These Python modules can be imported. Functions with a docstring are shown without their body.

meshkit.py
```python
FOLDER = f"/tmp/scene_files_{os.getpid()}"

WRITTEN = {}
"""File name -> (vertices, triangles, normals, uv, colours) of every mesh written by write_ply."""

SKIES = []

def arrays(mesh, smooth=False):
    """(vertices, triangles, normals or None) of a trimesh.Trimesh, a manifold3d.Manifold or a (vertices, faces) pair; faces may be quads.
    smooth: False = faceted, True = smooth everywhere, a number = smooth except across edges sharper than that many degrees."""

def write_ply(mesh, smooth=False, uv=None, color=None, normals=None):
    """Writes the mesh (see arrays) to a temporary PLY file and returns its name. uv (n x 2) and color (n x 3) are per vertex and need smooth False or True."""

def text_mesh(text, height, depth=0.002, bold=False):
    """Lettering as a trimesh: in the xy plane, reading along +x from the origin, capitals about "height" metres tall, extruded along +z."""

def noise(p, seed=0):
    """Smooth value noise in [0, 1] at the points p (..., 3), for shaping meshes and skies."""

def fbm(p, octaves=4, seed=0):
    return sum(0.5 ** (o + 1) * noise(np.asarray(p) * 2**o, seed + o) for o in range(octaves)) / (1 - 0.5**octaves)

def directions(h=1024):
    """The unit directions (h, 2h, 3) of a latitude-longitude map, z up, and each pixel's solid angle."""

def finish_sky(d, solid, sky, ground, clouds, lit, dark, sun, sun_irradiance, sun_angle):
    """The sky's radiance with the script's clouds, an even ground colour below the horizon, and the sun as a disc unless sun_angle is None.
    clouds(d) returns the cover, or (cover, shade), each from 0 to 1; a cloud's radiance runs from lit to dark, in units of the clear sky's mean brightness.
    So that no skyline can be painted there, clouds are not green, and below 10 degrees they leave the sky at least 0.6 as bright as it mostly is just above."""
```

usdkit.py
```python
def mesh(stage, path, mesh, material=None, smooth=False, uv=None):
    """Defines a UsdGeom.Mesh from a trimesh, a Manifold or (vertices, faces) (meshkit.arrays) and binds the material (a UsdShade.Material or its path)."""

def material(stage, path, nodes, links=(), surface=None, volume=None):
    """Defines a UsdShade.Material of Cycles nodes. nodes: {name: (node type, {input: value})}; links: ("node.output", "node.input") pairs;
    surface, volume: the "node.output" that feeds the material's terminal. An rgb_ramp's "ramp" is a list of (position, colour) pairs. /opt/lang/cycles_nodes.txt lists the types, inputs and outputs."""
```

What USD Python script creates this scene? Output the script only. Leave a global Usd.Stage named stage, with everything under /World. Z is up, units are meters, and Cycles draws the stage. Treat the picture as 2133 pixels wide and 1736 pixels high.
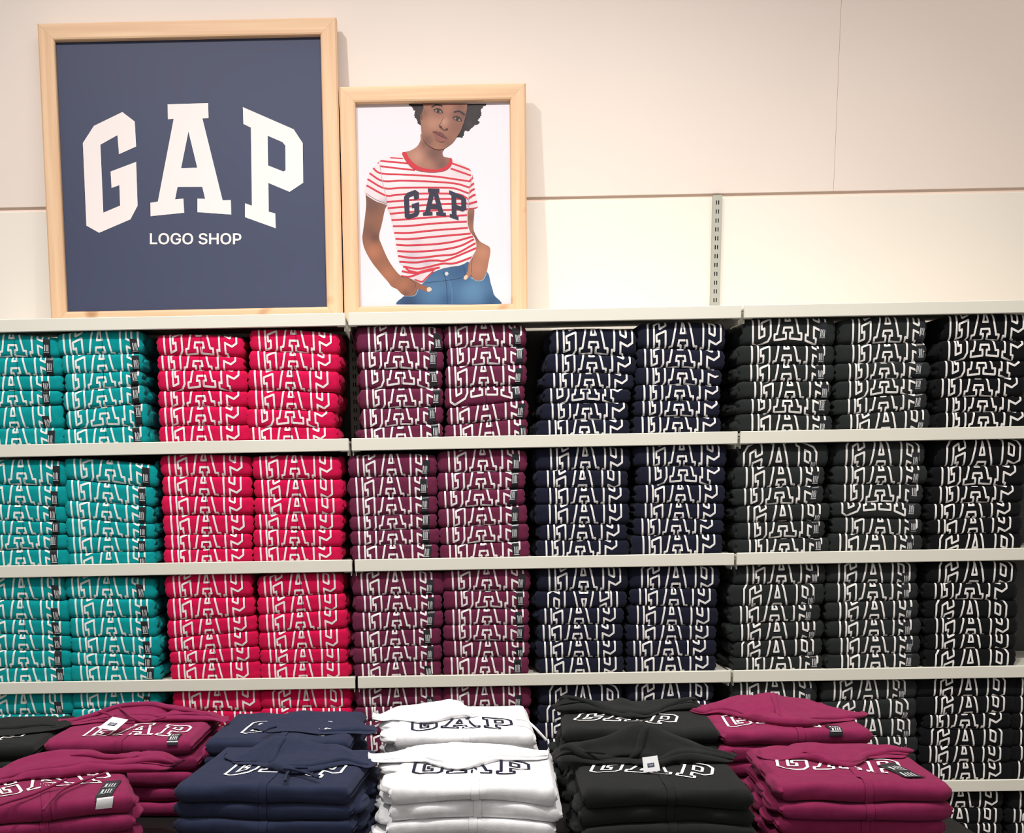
import math
import numpy as np
import trimesh
from shapely.geometry import Polygon, LineString, box
from shapely.ops import unary_union
from shapely import affinity
import usdkit
import meshkit
from pxr import Usd, UsdGeom, UsdLux, UsdShade, Gf, Sdf, Vt

stage = Usd.Stage.CreateInMemory()
UsdGeom.SetStageUpAxis(stage, UsdGeom.Tokens.z)
UsdGeom.SetStageMetersPerUnit(stage, 1.0)
world = UsdGeom.Xform.Define(stage, '/World')
stage.SetDefaultPrim(world.GetPrim())
UsdGeom.Scope.Define(stage, '/World/Looks')

# ------------------------------------------------------------------ camera
CAM = np.array([0.1785, -3.115, 1.6163])
F_PX, PITCH, ROLL, YAW = 2470.0, 0.1747, -0.018, -0.0083
PP = (861.92, 1431.29)                      # principal point of the uncropped lens, in picture pixels
_cp, _sp, _cy, _sy = math.cos(PITCH), math.sin(PITCH), math.cos(YAW), math.sin(YAW)
_fwd = np.array([_sy * _cp, _cy * _cp, -_sp])
_r0 = np.array([_cy, -_sy, 0.0])
_u0 = np.cross(_r0, _fwd)
_right = math.cos(ROLL) * _r0 + math.sin(ROLL) * _u0
_up = -math.sin(ROLL) * _r0 + math.cos(ROLL) * _u0
cam = UsdGeom.Camera.Define(stage, '/World/Camera')
_m = Gf.Matrix4d(*[float(v) for v in (*_right, 0, *_up, 0, *(-_fwd), 0, *CAM, 1)])
cam.AddTransformOp().Set(_m)
AP = 36.0
cam.CreateHorizontalApertureAttr(AP)
cam.CreateVerticalApertureAttr(AP * 1736 / 2133)
cam.CreateFocalLengthAttr(F_PX / 2133 * AP)
cam.CreateHorizontalApertureOffsetAttr((1066.5 - PP[0]) / 2133 * AP)
cam.CreateVerticalApertureOffsetAttr((PP[1] - 868.0) / 2133 * AP)
cam.CreateClippingRangeAttr(Gf.Vec2f(0.05, 100.0))
cam.CreateExposureAttr(0.36)

# ------------------------------------------------------------------ light
dome = UsdLux.DomeLight.Define(stage, '/World/StoreAmbience')
dome.CreateColorAttr(Gf.Vec3f(1.0, 0.95, 0.9))
dome.CreateIntensityAttr(0.10)


def rect_lamp(name, pos, target, w, h, power, color):
    l = UsdLux.RectLight.Define(stage, '/World/' + name)
    d = np.array(target, float) - np.array(pos, float)
    d /= np.linalg.norm(d)
    side = np.cross(d, [0, 0, 1.0])
    side = side / np.linalg.norm(side) if np.linalg.norm(side) > 1e-6 else np.array([1.0, 0, 0])
    up = np.cross(side, d)
    l.AddTransformOp().Set(Gf.Matrix4d(*[float(v) for v in (*side, 0, *up, 0, *(-d), 0, *pos, 1)]))
    l.CreateWidthAttr(w)
    l.CreateHeightAttr(h)
    l.CreateIntensityAttr(power)
    l.CreateColorAttr(Gf.Vec3f(*color))
    return l


def spot_lamp(name, pos, target, power, color, angle, soft, radius=0.06):
    l = UsdLux.SphereLight.Define(stage, '/World/' + name)
    d = np.array(target, float) - np.array(pos, float)
    d /= np.linalg.norm(d)
    side = np.cross(d, [0, 0, 1.0])
    side /= np.linalg.norm(side)
    up = np.cross(side, d)
    l.AddTransformOp().Set(Gf.Matrix4d(*[float(v) for v in (*side, 0, *up, 0, *(-d), 0, *pos, 1)]))
    l.CreateRadiusAttr(radius)
    l.CreateIntensityAttr(power)
    l.CreateColorAttr(Gf.Vec3f(*color))
    sh = UsdLux.ShapingAPI.Apply(l.GetPrim())
    sh.CreateShapingConeAngleAttr(angle)
    sh.CreateShapingConeSoftnessAttr(soft)
    return l


# recessed ceiling spots washing the shelves, and the even panel light of the sales floor
spot_lamp('CeilingSpotLeft', (-0.9, -1.55, 4.2), (-0.30, -0.20, 1.5), 1080.0, (1.0, 0.97, 0.92), 38.0, 0.85)
spot_lamp('CeilingSpotMiddle', (0.6, -1.6, 4.2), (0.62, -0.25, 1.45), 980.0, (1.0, 0.965, 0.91), 37.0, 0.85)
spot_lamp('CeilingSpotRight', (2.3, -1.6, 4.2), (1.9, -0.20, 1.6), 480.0, (1.0, 0.88, 0.76), 38.0, 0.85)
rect_lamp('CeilingPanel', (0.2, -1.9, 4.2), (0.2, -1.6, 0.0), 2.6, 0.6, 5.0, (1.0, 0.97, 0.96))


# ------------------------------------------------------------------ helpers
USED = {}


def numbered(path):
    n = USED.get(path, -1) + 1
    USED[path] = n
    return path if n == 0 else '%s_%03d' % (path, n)


def lin(c):
    return tuple(((v / 255) / 12.92 if v / 255 <= 0.04045 else ((v / 255 + 0.055) / 1.055) ** 2.4) for v in c)


def tag(p, label=None, cat=None, group=None, kind=None):
    p = p.GetPrim() if hasattr(p, 'GetPrim') else p
    for k, v in (('label', label), ('category', cat), ('group', group), ('kind', kind)):
        if v:
            p.SetCustomDataByKey(k, v)
    return p


def thing(name, loc, label, cat, group=None, kind=None, rot=0.0, tilt=0.0):
    path = numbered('/World/' + name)
    x = UsdGeom.Xform.Define(stage, path)
    x.AddTranslateOp().Set(Gf.Vec3d(*[float(v) for v in loc]))
    if rot:
        x.AddRotateZOp().Set(math.degrees(rot))
    if tilt:
        x.AddRotateXOp().Set(math.degrees(tilt))
    tag(x, label, cat, group, kind)
    return path


def part(parent, name, mesh, mat, smooth=False, label=None, kind=None):
    path = numbered(parent + '/' + name)
    m = usdkit.mesh(stage, path, mesh, mat, smooth=smooth)
    if label or kind:
        tag(m, label, None, None, kind)
    return path


def boxm(x0, x1, y0, y1, z0, z1):
    m = trimesh.creation.box([x1 - x0, y1 - y0, z1 - z0])
    m.apply_translation([(x0 + x1) / 2, (y0 + y1) / 2, (z0 + z1) / 2])
    return m


def bevel_box(x0, x1, y0, y1, z0, z1, b):
    import manifold3d as m3
    pts = []
    for sx in (0, 1):
        for sy in (0, 1):
            for sz in (0, 1):
                cx, cy, cz = (x0, x1)[sx], (y0, y1)[sy], (z0, z1)[sz]
                dx, dy, dz = (b, -b)[sx], (b, -b)[sy], (b, -b)[sz]
                pts += [(cx, cy + dy, cz + dz), (cx + dx, cy, cz + dz), (cx + dx, cy + dy, cz)]
    return trimesh.convex.convex_hull(np.array(pts))


def cat_mesh(ms):
    return trimesh.util.concatenate(ms)


def polys(g):
    if g.is_empty:
        return []
    gs = getattr(g, 'geoms', [g])
    return [p for p in gs if p.geom_type == 'Polygon' and p.area > 1e-12]


def tri(poly):
    return trimesh.creation.triangulate_polygon(poly, engine='earcut')


def tube(pts, r, n=8, steps=6):
    P = np.array(pts, float)
    if len(P) > 2:
        out = []
        Q = np.vstack([2 * P[0] - P[1], P, 2 * P[-1] - P[-2]])
        for i in range(1, len(Q) - 2):
            for t in np.linspace(0, 1, steps, endpoint=False):
                a, b, c, d = Q[i - 1], Q[i], Q[i + 1], Q[i + 2]
                out.append(0.5 * (2 * b + (c - a) * t + (2 * a - 5 * b + 4 * c - d) * t * t + (3 * b - a - 3 * c + d) * t ** 3))
        out.append(P[-1])
        P = np.array(out)
    T = np.gradient(P, axis=0)
    T /= np.linalg.norm(T, axis=1, keepdims=True) + 1e-12
    ref = np.array([0.13, 0.2, 0.97])
    A = np.cross(T, ref)
    A /= np.linalg.norm(A, axis=1, keepdims=True) + 1e-12
    B = np.cross(T, A)
    th = np.linspace(0, 2 * math.pi, n, endpoint=False)
    V = (P[:, None] + r * (np.cos(th)[None, :, None] * A[:, None] + np.sin(th)[None, :, None] * B[:, None])).reshape(-1, 3)
    F = []
    m = len(P)
    for i in range(m - 1):
        for j in range(n):
            a, b = i * n + j, i * n + (j + 1) % n
            F += [(a, b, b + n), (a, b + n, a + n)]
    k = len(V)
    V = np.vstack([V, P[0], P[-1]])
    for j in range(n):
        F += [(k, (j + 1) % n, j), (k + 1, (m - 1) * n + j, (m - 1) * n + (j + 1) % n)]
    return trimesh.Trimesh(V, np.array(F), process=False)


# ------------------------------------------------------------------ materials
def mat(name, srgb, rough=0.6, spec=0.3, noise=None, bump=None, sheen=0.0, metallic=0.0, coat=0.0):
    """A procedural material: base colour with faint mottling (noise = scale, amount) and fine relief (bump = scale, strength)."""
    c = np.array(lin(srgb))
    nodes = {'p': ('principled_bsdf', dict(base_color=tuple(c), roughness=rough, specular_ior_level=spec, sheen_weight=sheen, metallic=metallic, coat_weight=coat, sheen_roughness=0.6))}
    links = []
    nodes['tc'] = ('texture_coordinate', {})
    if noise:
        nodes['n'] = ('noise_texture', dict(scale=float(noise[0]), detail=3.0))
        a = noise[1]
        nodes['r'] = ('rgb_ramp', dict(ramp=[(0.25, tuple(c * (1 - a))), (0.75, tuple(np.minimum(1, c * (1 + a))))]))
        links += [('tc.object', 'n.vector'), ('n.fac', 'r.fac'), ('r.color', 'p.base_color')]
    if bump:
        nodes['bn'] = ('noise_texture', dict(scale=float(bump[0]), detail=2.0))
        nodes['b'] = ('bump', dict(strength=float(bump[1]), distance=0.001))
        links += [('tc.object', 'bn.vector'), ('bn.fac', 'b.height'), ('b.normal', 'p.normal')]
    return usdkit.material(stage, '/World/Looks/' + name, nodes, links, surface='p.BSDF')


def wood(name, srgb_a, srgb_b, along):
    sc = {'x': (2.0, 60.0, 60.0), 'z': (60.0, 60.0, 2.0)}[along]
    return usdkit.material(stage, '/World/Looks/' + name, {
        'tc': ('texture_coordinate', {}), 'm': ('mapping', dict(scale=sc)), 'n': ('noise_texture', dict(scale=1.0, detail=4.0, distortion=0.4)),
        'r': ('rgb_ramp', dict(ramp=[(0.3, lin(srgb_a)), (0.7, lin(srgb_b))])),
        'k': ('noise_texture', dict(scale=9.0, detail=0.0)), 'kr': ('rgb_ramp', dict(ramp=[(0.0, (1, 1, 1)), (0.76, (1, 1, 1)), (0.82, (0.62, 0.5, 0.4))])),
        'mx': ('mix_color', dict(blend_type='multiply', fac=1.0)),
        'p': ('principled_bsdf', dict(roughness=0.5, specular_ior_level=0.3))},
        [('tc.object', 'm.vector'), ('m.vector', 'n.vector'), ('n.fac', 'r.fac'), ('tc.object', 'k.vector'), ('k.fac', 'kr.fac'), ('r.color', 'mx.a'), ('kr.color', 'mx.b'), ('mx.result', 'p.base_color')], surface='p.BSDF')


def fabric(name, srgb):
    return mat(name, srgb, rough=0.95, spec=0.12, noise=(60, 0.10), bump=(900, 0.35), sheen=0.04)


M = dict(
    wall=mat('wall_paint', (233, 220, 211), 0.7, 0.25, noise=(3, 0.015)),
    panel=mat('back_panel_paint', (238, 230, 220), 0.6, 0.3, noise=(4, 0.01)),
    panel_shade=mat('back_panel_shade', (74, 74, 71), 0.6, 0.3, noise=(4, 0.03)),  # deep shade between the stacks, painted into the panel colour
    gap=mat('groove_paint', (238, 218, 204), 0.8, 0.2),
    shelf=mat('shelf_enamel', (230, 228, 216), 0.45, 0.4, noise=(5, 0.012)),
    steel=mat('upright_steel', (178, 178, 168), 0.5, 0.5, metallic=0.1, noise=(30, 0.03)),
    slot=mat('slot_dark', (30, 29, 27), 0.8, 0.2),
    floor=mat('floor_vinyl', (150, 142, 132), 0.5, 0.3, noise=(3, 0.06)),
    table=mat('table_laminate', (20, 18, 18), 0.5, 0.3, noise=(12, 0.08)),
    woodx=wood('pine_rail', (212, 170, 134), (229, 194, 158), 'x'),
    woodz=wood('pine_stile', (212, 170, 134), (229, 194, 158), 'z'),
    poster_navy=mat('poster_navy', (60, 66, 92), 0.55, 0.3, noise=(2, 0.03)),
    poster_white=mat('poster_white', (232, 222, 221), 0.55, 0.3),
    poster_bg=mat('poster_paper', (220, 211, 218), 0.5, 0.3, noise=(2, 0.015)),
    ink=mat('print_white', (236, 234, 232), 0.75, 0.2),
    ink_navy=mat('print_navy', (28, 28, 52), 0.75, 0.2),
    seam=mat('seam_dark', (22, 24, 26), 0.9, 0.1),  # dark line of the zip seam
    sticker=mat('size_strip_dark', (30, 32, 38), 0.25, 0.5),
    sticker_ink=mat('size_strip_ink', (205, 208, 210), 0.5, 0.3),
    sticker_clear=mat('size_strip_clear', (200, 200, 202), 0.15, 0.6),
    tagw=mat('price_tag_card', (242, 242, 244), 0.5, 0.3),
    teal=fabric('fleece_teal', (0, 148, 151)),
    red=fabric('fleece_red', (208, 14, 74)),
    maroon=fabric('fleece_maroon', (104, 36, 66)),
    navy=fabric('fleece_navy', (25, 27, 45)),
    charcoal=fabric('fleece_charcoal', (37, 41, 41)),
    black=fabric('fleece_black', (13, 14, 18)),
    h_maroon=fabric('hoodie_maroon', (136, 38, 80)),
    h_navy=fabric('hoodie_navy', (42, 48, 72)),
    s_maroon=fabric('stitch_maroon', (104, 26, 60)),
    s_navy=fabric('stitch_navy', (28, 32, 52)),
    s_black=fabric('stitch_black', (20, 21, 21)),
    s_white=fabric('stitch_white', (222, 222, 222)),
    h_white=fabric('hoodie_white', (240, 240, 242)),
    h_black=fabric('hoodie_black', (32, 34, 34)),
)
usdkit.material(stage, '/World/Looks/poster_picture', {
    'a': ('attribute', dict(attribute='col')), 'p': ('principled_bsdf', dict(roughness=0.5, specular_ior_level=0.3))}, [('a.color', 'p.base_color')], surface='p.BSDF')
M['picture'] = UsdShade.Material.Get(stage, '/World/Looks/poster_picture')

# ------------------------------------------------------------------ the setting
Z0, DZ, LIP, WALL = 2.03, 0.3113, 0.032, 0.305
GROOVE = 2.3585


def struct(name, mesh, m, label, cat):
    p = numbered('/World/' + name)
    usdkit.mesh(stage, p, mesh, m)
    tag(stage.GetPrimAtPath(p), label, cat, None, 'structure')
    return p


struct('floor', boxm(-4, 4, -4.5, 0.45, -0.05, 0.0), M['floor'], 'vinyl shop floor under the shelving wall', 'floor')
wb = thing('wall_back', (0, 0, 0), 'cream painted wall above and behind the shelving', 'wall', kind='structure')
SEAM = 1.317
part(wb, 'wall_panel', bevel_box(-4, SEAM - 0.0003, WALL, 0.3118, GROOVE + 0.006, 3.6, 0.0005), M['wall'])
part(wb, 'wall_panel', bevel_box(SEAM + 0.0003, 4, WALL, 0.3118, GROOVE + 0.006, 3.6, 0.0005), M['wall'])
part(wb, 'backing', boxm(-4, 4, 0.312, 0.42, 0.0, 3.6), M['gap'])
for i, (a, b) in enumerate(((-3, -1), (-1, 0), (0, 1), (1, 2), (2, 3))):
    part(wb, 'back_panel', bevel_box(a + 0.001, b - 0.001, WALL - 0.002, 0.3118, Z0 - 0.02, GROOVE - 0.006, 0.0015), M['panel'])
    part(wb, 'lower_back_panel', bevel_box(a + 0.001, b - 0.001, WALL - 0.002, 0.3118, 0.02, Z0 - 0.021, 0.0015), M['panel_shade'], label='back panel behind the stacks with shade painted in as dark grey')

# slotted uprights between the bays
for x, where in ((0.0, 'between the red and maroon stacks'), (1.0, 'between the navy and charcoal stacks')):
    t = thing('slotted_upright', (x, WALL - 0.006, 0.0), 'grey steel slotted shelf upright ' + where, 'upright', 'slotted uprights of the shelving')
    plate = box(-0.0118, 0.05, 0.0118, GROOVE - 0.001)
    holes = []
    k = 0
    z = GROOVE - 0.020
    while z > 0.1:
        for dx in (-0.0031, 0.0031):
            holes.append(box(dx - 0.0014, z - 0.0055, dx + 0.0014, z + 0.0055))
        z -= 0.0232
    g = plate.difference(unary_union(holes))
    m = trimesh.creation.extrude_polygon(g, 0.002, engine='earcut')
    m.apply_transform(trimesh.transformations.rotation_matrix(math.pi / 2, [1, 0, 0]))
    m.apply_translation([0, -0.003, 0])
    ch = cat_mesh([boxm(-0.0128, -0.0106, -0.0052, 0.004, 0.05, GROOVE - 0.001), boxm(0.0106, 0.0128, -0.0052, 0.004, 0.05, GROOVE - 0.001)])
    part(t, 'face_plate', m, M['steel'])
    part(t, 'side_flange', ch, M['steel'])
    part(t, 'slot_backing', boxm(-0.0105, 0.0105, -0.001, 0.003, 0.05, GROOVE - 0.002), M['slot'])

# shelves: one per bay and level
BAY = ['left', 'middle', 'right']
ORD = ['top', 'second', 'third', 'fourth', 'fifth', 'lowest']
for lev in range(6):
    for b in range(3):
        if lev == 5 and b < 2:
            continue
        zt = Z0 - DZ * lev
        what = 'cream metal shelf with raised front lip, %s shelf of the %s bay' % (ORD[lev], BAY[b])
        t = thing('shelf', (b - 0.5, 0.0, zt - LIP), what, 'shelf', 'cream metal shelves')
        part(t, 'front_lip', bevel_box(-0.4965, 0.4965, 0.0, 0.010, 0.0, LIP, 0.0016), M['shelf'], smooth=False)
        part(t, 'deck', bevel_box(-0.4965, 0.4965, 0.010, WALL - 0.012, LIP - 0.012, LIP - 0.005, 0.001), M['shelf'])
        for s in (-1, 1):
            x0 = s * 0.4945
            part(t, 'side_bracket', bevel_box(min(x0, x0 - s * 0.0025), max(x0, x0 - s * 0.0025), 0.012, WALL - 0.012, -0.012, LIP - 0.013, 0.0006), M['shelf'])
            part(t, 'lip_return', boxm(min(s * 0.4955, s * 0.475), max(s * 0.4955, s * 0.475), 0.002, 0.02, -0.0015, 0.0), M['steel'])

# ------------------------------------------------------------------ lettering
# the arched slab-serif word, traced as three outlines (units: 1089 wide from G's left to P's right, y down)
G_ = Polygon([(243, 93), (304, 140), (310, 263), (225, 301), (218, 207), (134, 254), (146, 590), (229, 555), (226, 454), (187, 468), (183, 386), (310, 338), (316, 556), (280, 624), (124, 691), (61, 655), (47, 245), (102, 161)])
A_ = Polygon([(465, 55), (665, 50), (667, 123), (637, 125), (737, 528), (778, 527), (780, 600), (612, 588), (612, 520), (650, 521), (636, 462), (514, 463), (502, 524), (543, 520), (547, 591), (380, 608), (379, 541), (416, 535), (495, 127), (467, 129)], [[(568, 190), (611, 367), (532, 369)]])
P_ = Polygon([(835, 69), (1086, 178), (1131, 246), (1135, 442), (1068, 487), (963, 443), (966, 585), (998, 594), (1001, 668), (848, 613), (847, 543), (882, 555), (875, 170), (838, 152)], [[(958, 210), (1030, 241), (1045, 258), (1047, 380), (1037, 386), (961, 356)]])
WORD = [G_, A_, P_]
UNIT = 1 / 1131.0                             # width of the outlined word = 1
CX, CY = (26 + 1156) / 2.0, 415.0


def outline_word(out=17, inn=11, tall=1.12, step=26):
    """Rings around the letters, cut into narrow strips so that they can be laid over a curved fold: (xy, triangles), x and y up, width 1, origin at the middle of the A's bar."""
    V, F, n = [], [], 0
    A2 = Polygon([(x, y - 12 if y in (462, 463) else y) for x, y in A_.exterior.coords], [r.coords for r in A_.interiors])
    for L in (G_, A2, P_):
        g = L.buffer(out, join_style=1, quad_segs=3).difference(L.buffer(-inn, join_style=1, quad_segs=2))
        g = g.simplify(1.0)
        x0, y0, x1, y1 = g.bounds
        y = y0
        while y < y1:
            for p in polys(g.intersection(box(x0 - 1, y, x1 + 1, y + step))):
                p = p.segmentize(60)
                v, f = tri(p)
                V.append(v)
                F.append(f + n)
                n += len(v)
            y += step
    V = np.vstack(V)
    F = np.vstack(F)
    V = np.stack([(V[:, 0] - CX) * UNIT, (CY - V[:, 1]) * UNIT * tall], 1)
    return V, F


WORD_V, WORD_F = outline_word()
HWORD_V, HWORD_F = outline_word(17, 11, 1.0, step=18)


# ------------------------------------------------------------------ folded garments
class Slab:
    """A garment folded flat with its rounded fold to the front (-y). Local frame: x along the fold, y back from the fold, z up.
    surface(x, s): s runs over the fold; 0 at the nose, positive over the top, negative underneath."""

    def __init__(self, x0, x1, zb, zt, depth, seed, nose=0.5, power=0.7, wob=0.0015, yfun=None, edge=0.016, emin=0.45, tilt=0.0):
        self.x0, self.x1, self.zb, self.zt, self.D, self.seed, self.wob = x0, x1, zb, zt, depth, seed, wob
        xm = np.linspace(x0, x1, 9)
        self.h = float(np.mean(zt(xm) - zb(xm)))
        self.r = nose * self.h
        th = np.linspace(-math.pi / 2, math.pi / 2, 41)
        self.pz = np.sign(np.sin(th)) * np.abs(np.sin(th)) ** power
        self.py = 1 - np.abs(np.cos(th)) ** power
        d = np.hypot(np.diff(self.py) * self.r, np.diff(self.pz) * self.h / 2)
        L = np.concatenate([[0], np.cumsum(d)])
        self.L = L[-1] / 2
        self.ps = L - self.L
        self.edge, self.emin, self.yfun, self.tilt = edge, emin, yfun, tilt

    def surface(self, x, s, off=0.0):
        x, s = np.asarray(x, float), np.asarray(s, float)
        c = np.clip(s, -self.L, self.L)
        zr = np.interp(c, self.ps, self.pz)
        yr = np.interp(c, self.ps, self.py) * self.r + np.maximum(0, np.abs(s) - self.L)
        a = np.minimum(x - self.x0, self.x1 - x)
        e = np.clip(1 - a / self.edge, 0, 1)
        k = self.emin + (1 - self.emin) * np.sqrt(np.clip(1 - e ** 2.4, 0, 1))
        zt, zb = self.zt(x), self.zb(x)
        zc, half = (zt + zb) / 2, (zt - zb) / 2 * k
        n = (meshkit.noise(np.stack([x * 26, s * 30, np.full_like(x, self.seed * 3.7)], -1), self.seed) - 0.5) * 2
        y = yr + e ** 2 * 0.006 + n * self.wob
        if self.yfun is not None:
            y = y + self.yfun(x)
        # outward offset along the profile's normal
        dz = np.gradient(self.pz) * self.h / 2
        dy = np.gradient(self.py) * self.r
        l = np.hypot(dz, dy) + 1e-12
        ny = np.interp(c, self.ps, -dz / l)
        nz = np.interp(c, self.ps, dy / l)
        back = np.clip(np.abs(s) - self.L, 0, 1)
        z = zc + half * zr + back * self.tilt * (1 if True else 0) + n * self.wob * 0.4 * np.where(np.abs(s) > self.L * 0.8, 1, 0)
        return np.stack([x, y + ny * off, z + nz * off], -1)

    def body(self, nu=24, nb=5, nf=15, bulge=0.0035):
        D = self.D - self.r
        sf = np.linspace(-self.L, self.L, nf)
        sb = self.L + np.linspace(0, D, nb + 1)[1:]
        s = np.concatenate([-sb[::-1], sf, sb])
        t = np.linspace(-1, 1, nu)
        u = np.sign(t) * (1 - (1 - np.abs(t)) ** 1.6)
        x = (self.x0 + self.x1) / 2 + (self.x1 - self.x0) / 2 * u
        X, S = np.meshgrid(x, s, indexing='ij')
        P = self.surface(X, S)
        n = len(s)
        V = [P.reshape(-1, 3)]
        F = []
        for i in range(nu - 1):
            for j in range(n - 1):
                a = i * n + j
                F += [(a, a + n, a + n + 1), (a, a + n + 1, a + 1)]
        base = nu * n
        # back face
        for i in range(nu - 1):
            a, b = i * n, i * n + n - 1
            F += [(a, b + n, a + n), (a, b, b + n)]
        # side faces with two soft layers
        h = n // 2
        for side, row, sg in ((0, 0, -1), (1, nu - 1, 1)):
            lo = P[row, :h + 1]
            hi = P[row, ::-1][:h + 1]
            cols = [np.arange(row * n, row * n + h + 1)]
            for f, push in ((0.17, 0.8), (0.33, 0.9), (0.5, -0.6), (0.67, 0.9), (0.83, 0.8)):
                q = lo * (1 - f) + hi * f
                q[:, 0] += sg * bulge * push * np.clip(np.arange(h + 1)[::-1] / 4.0, 0, 1)
                q[:, 0] += sg * 0.002 * (meshkit.noise(q * 45, self.seed + 9) - 0.5)
                V.append(q)
                cols.append(np.arange(base, base + h + 1))
                base += h + 1
            cols.append(np.arange(row * n, row * n + n)[::-1][:h + 1])
            for c0, c1 in zip(cols[:-1], cols[1:]):
                for j in range(h):
                    q = (c0[j], c0[j + 1], c1[j + 1], c1[j])
                    if side == 1:
                        q = q[::-1]
                    F += [(q[0], q[1], q[2]), (q[0], q[2], q[3])]
        m = trimesh.Trimesh(np.vstack(V), np.array(F), process=False)
        return m

    def word(self, xc, sc, width, rot=0.0, flip=False, wv=None, wf=None, off=0.0006, smax=None, bend=0.0):
        v = (WORD_V if wv is None else wv) * width
        f = WORD_F if wf is None else wf
        if flip:
            v = -v
        c, s = math.cos(rot), math.sin(rot)
        x, y = v[:, 0] * c - v[:, 1] * s + xc, v[:, 0] * s + v[:, 1] * c + sc
        y = y + bend * ((v[:, 0] / (width / 2)) ** 2)
        hi = self.L + 0.004 if smax is None else smax
        keep = ((y > -self.L - 0.004) & (y < hi))[f].any(1) & ((x > self.x0 + 0.004) & (x < self.x1 - 0.004))[f].all(1)
        f = f[keep]
        if len(f) == 0:
            return None
        use, inv = np.unique(f, return_inverse=True)
        P = self.surface(x[use], y[use], off)
        return trimesh.Trimesh(P, inv.reshape(-1, 3)[:, ::1], process=False)

    def patch(self, xa, xb, sa, sb, nx=3, ns=10, off=0.001, shear=0.0):
        X, S = np.meshgrid(np.linspace(xa, xb, nx), np.linspace(sa, sb, ns), indexing='ij')
        X = X + shear * (S - sa)
        P = self.surface(X, S, off).reshape(-1, 3)
        F = []
        for i in range(nx - 1):
            for j in range(ns - 1):
                a = i * ns + j
                F += [(a, a + ns, a + ns + 1), (a, a + ns + 1, a + 1)]
        return trimesh.Trimesh(P, np.array(F), process=False)


def lump(cx, cy, cz, rx, ry, rz, seed, creases=2.0):
    """A soft bunched fold of cloth: a closed, creased blob."""
    m = trimesh.creation.icosphere(3)
    v = m.vertices.copy()
    v = np.sign(v) * np.abs(v) ** 0.8
    n = meshkit.fbm(v * 1.3 + seed * 1.7, 3, seed) - 0.5
    groove = np.cos(v[:, 2] * creases * math.pi + n * 4 + seed) * 0.10
    v = v * (1 + n * 0.28 + groove * np.exp(-2.5 * v[:, 1] ** 2))[:, None]
    v = v * [rx, ry, rz] + [cx, cy, cz]
    return trimesh.Trimesh(v, m.faces, process=False)


def seam_fun(xa, za, xb, zb, seed, amp):
    def f(x):
        x = np.asarray(x, float)
        t = np.clip((x - xa) / (xb - xa), -0.15, 1.15)
        n = meshkit.noise(np.stack([x * 14, np.full_like(x, seed * 1.31), np.zeros_like(x)], -1), seed) - 0.5
        return za + (zb - za) * t + n * 2 * amp
    return f


SIZE_MARKS = [(-0.30, -0.16, -0.34, 0.34), (-0.06, 0.02, -0.34, 0.30), (0.10, 0.18, -0.34, 0.36), (0.26, 0.34, -0.34, 0.30), (-0.38, 0.40, -0.46, -0.40)]


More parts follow.
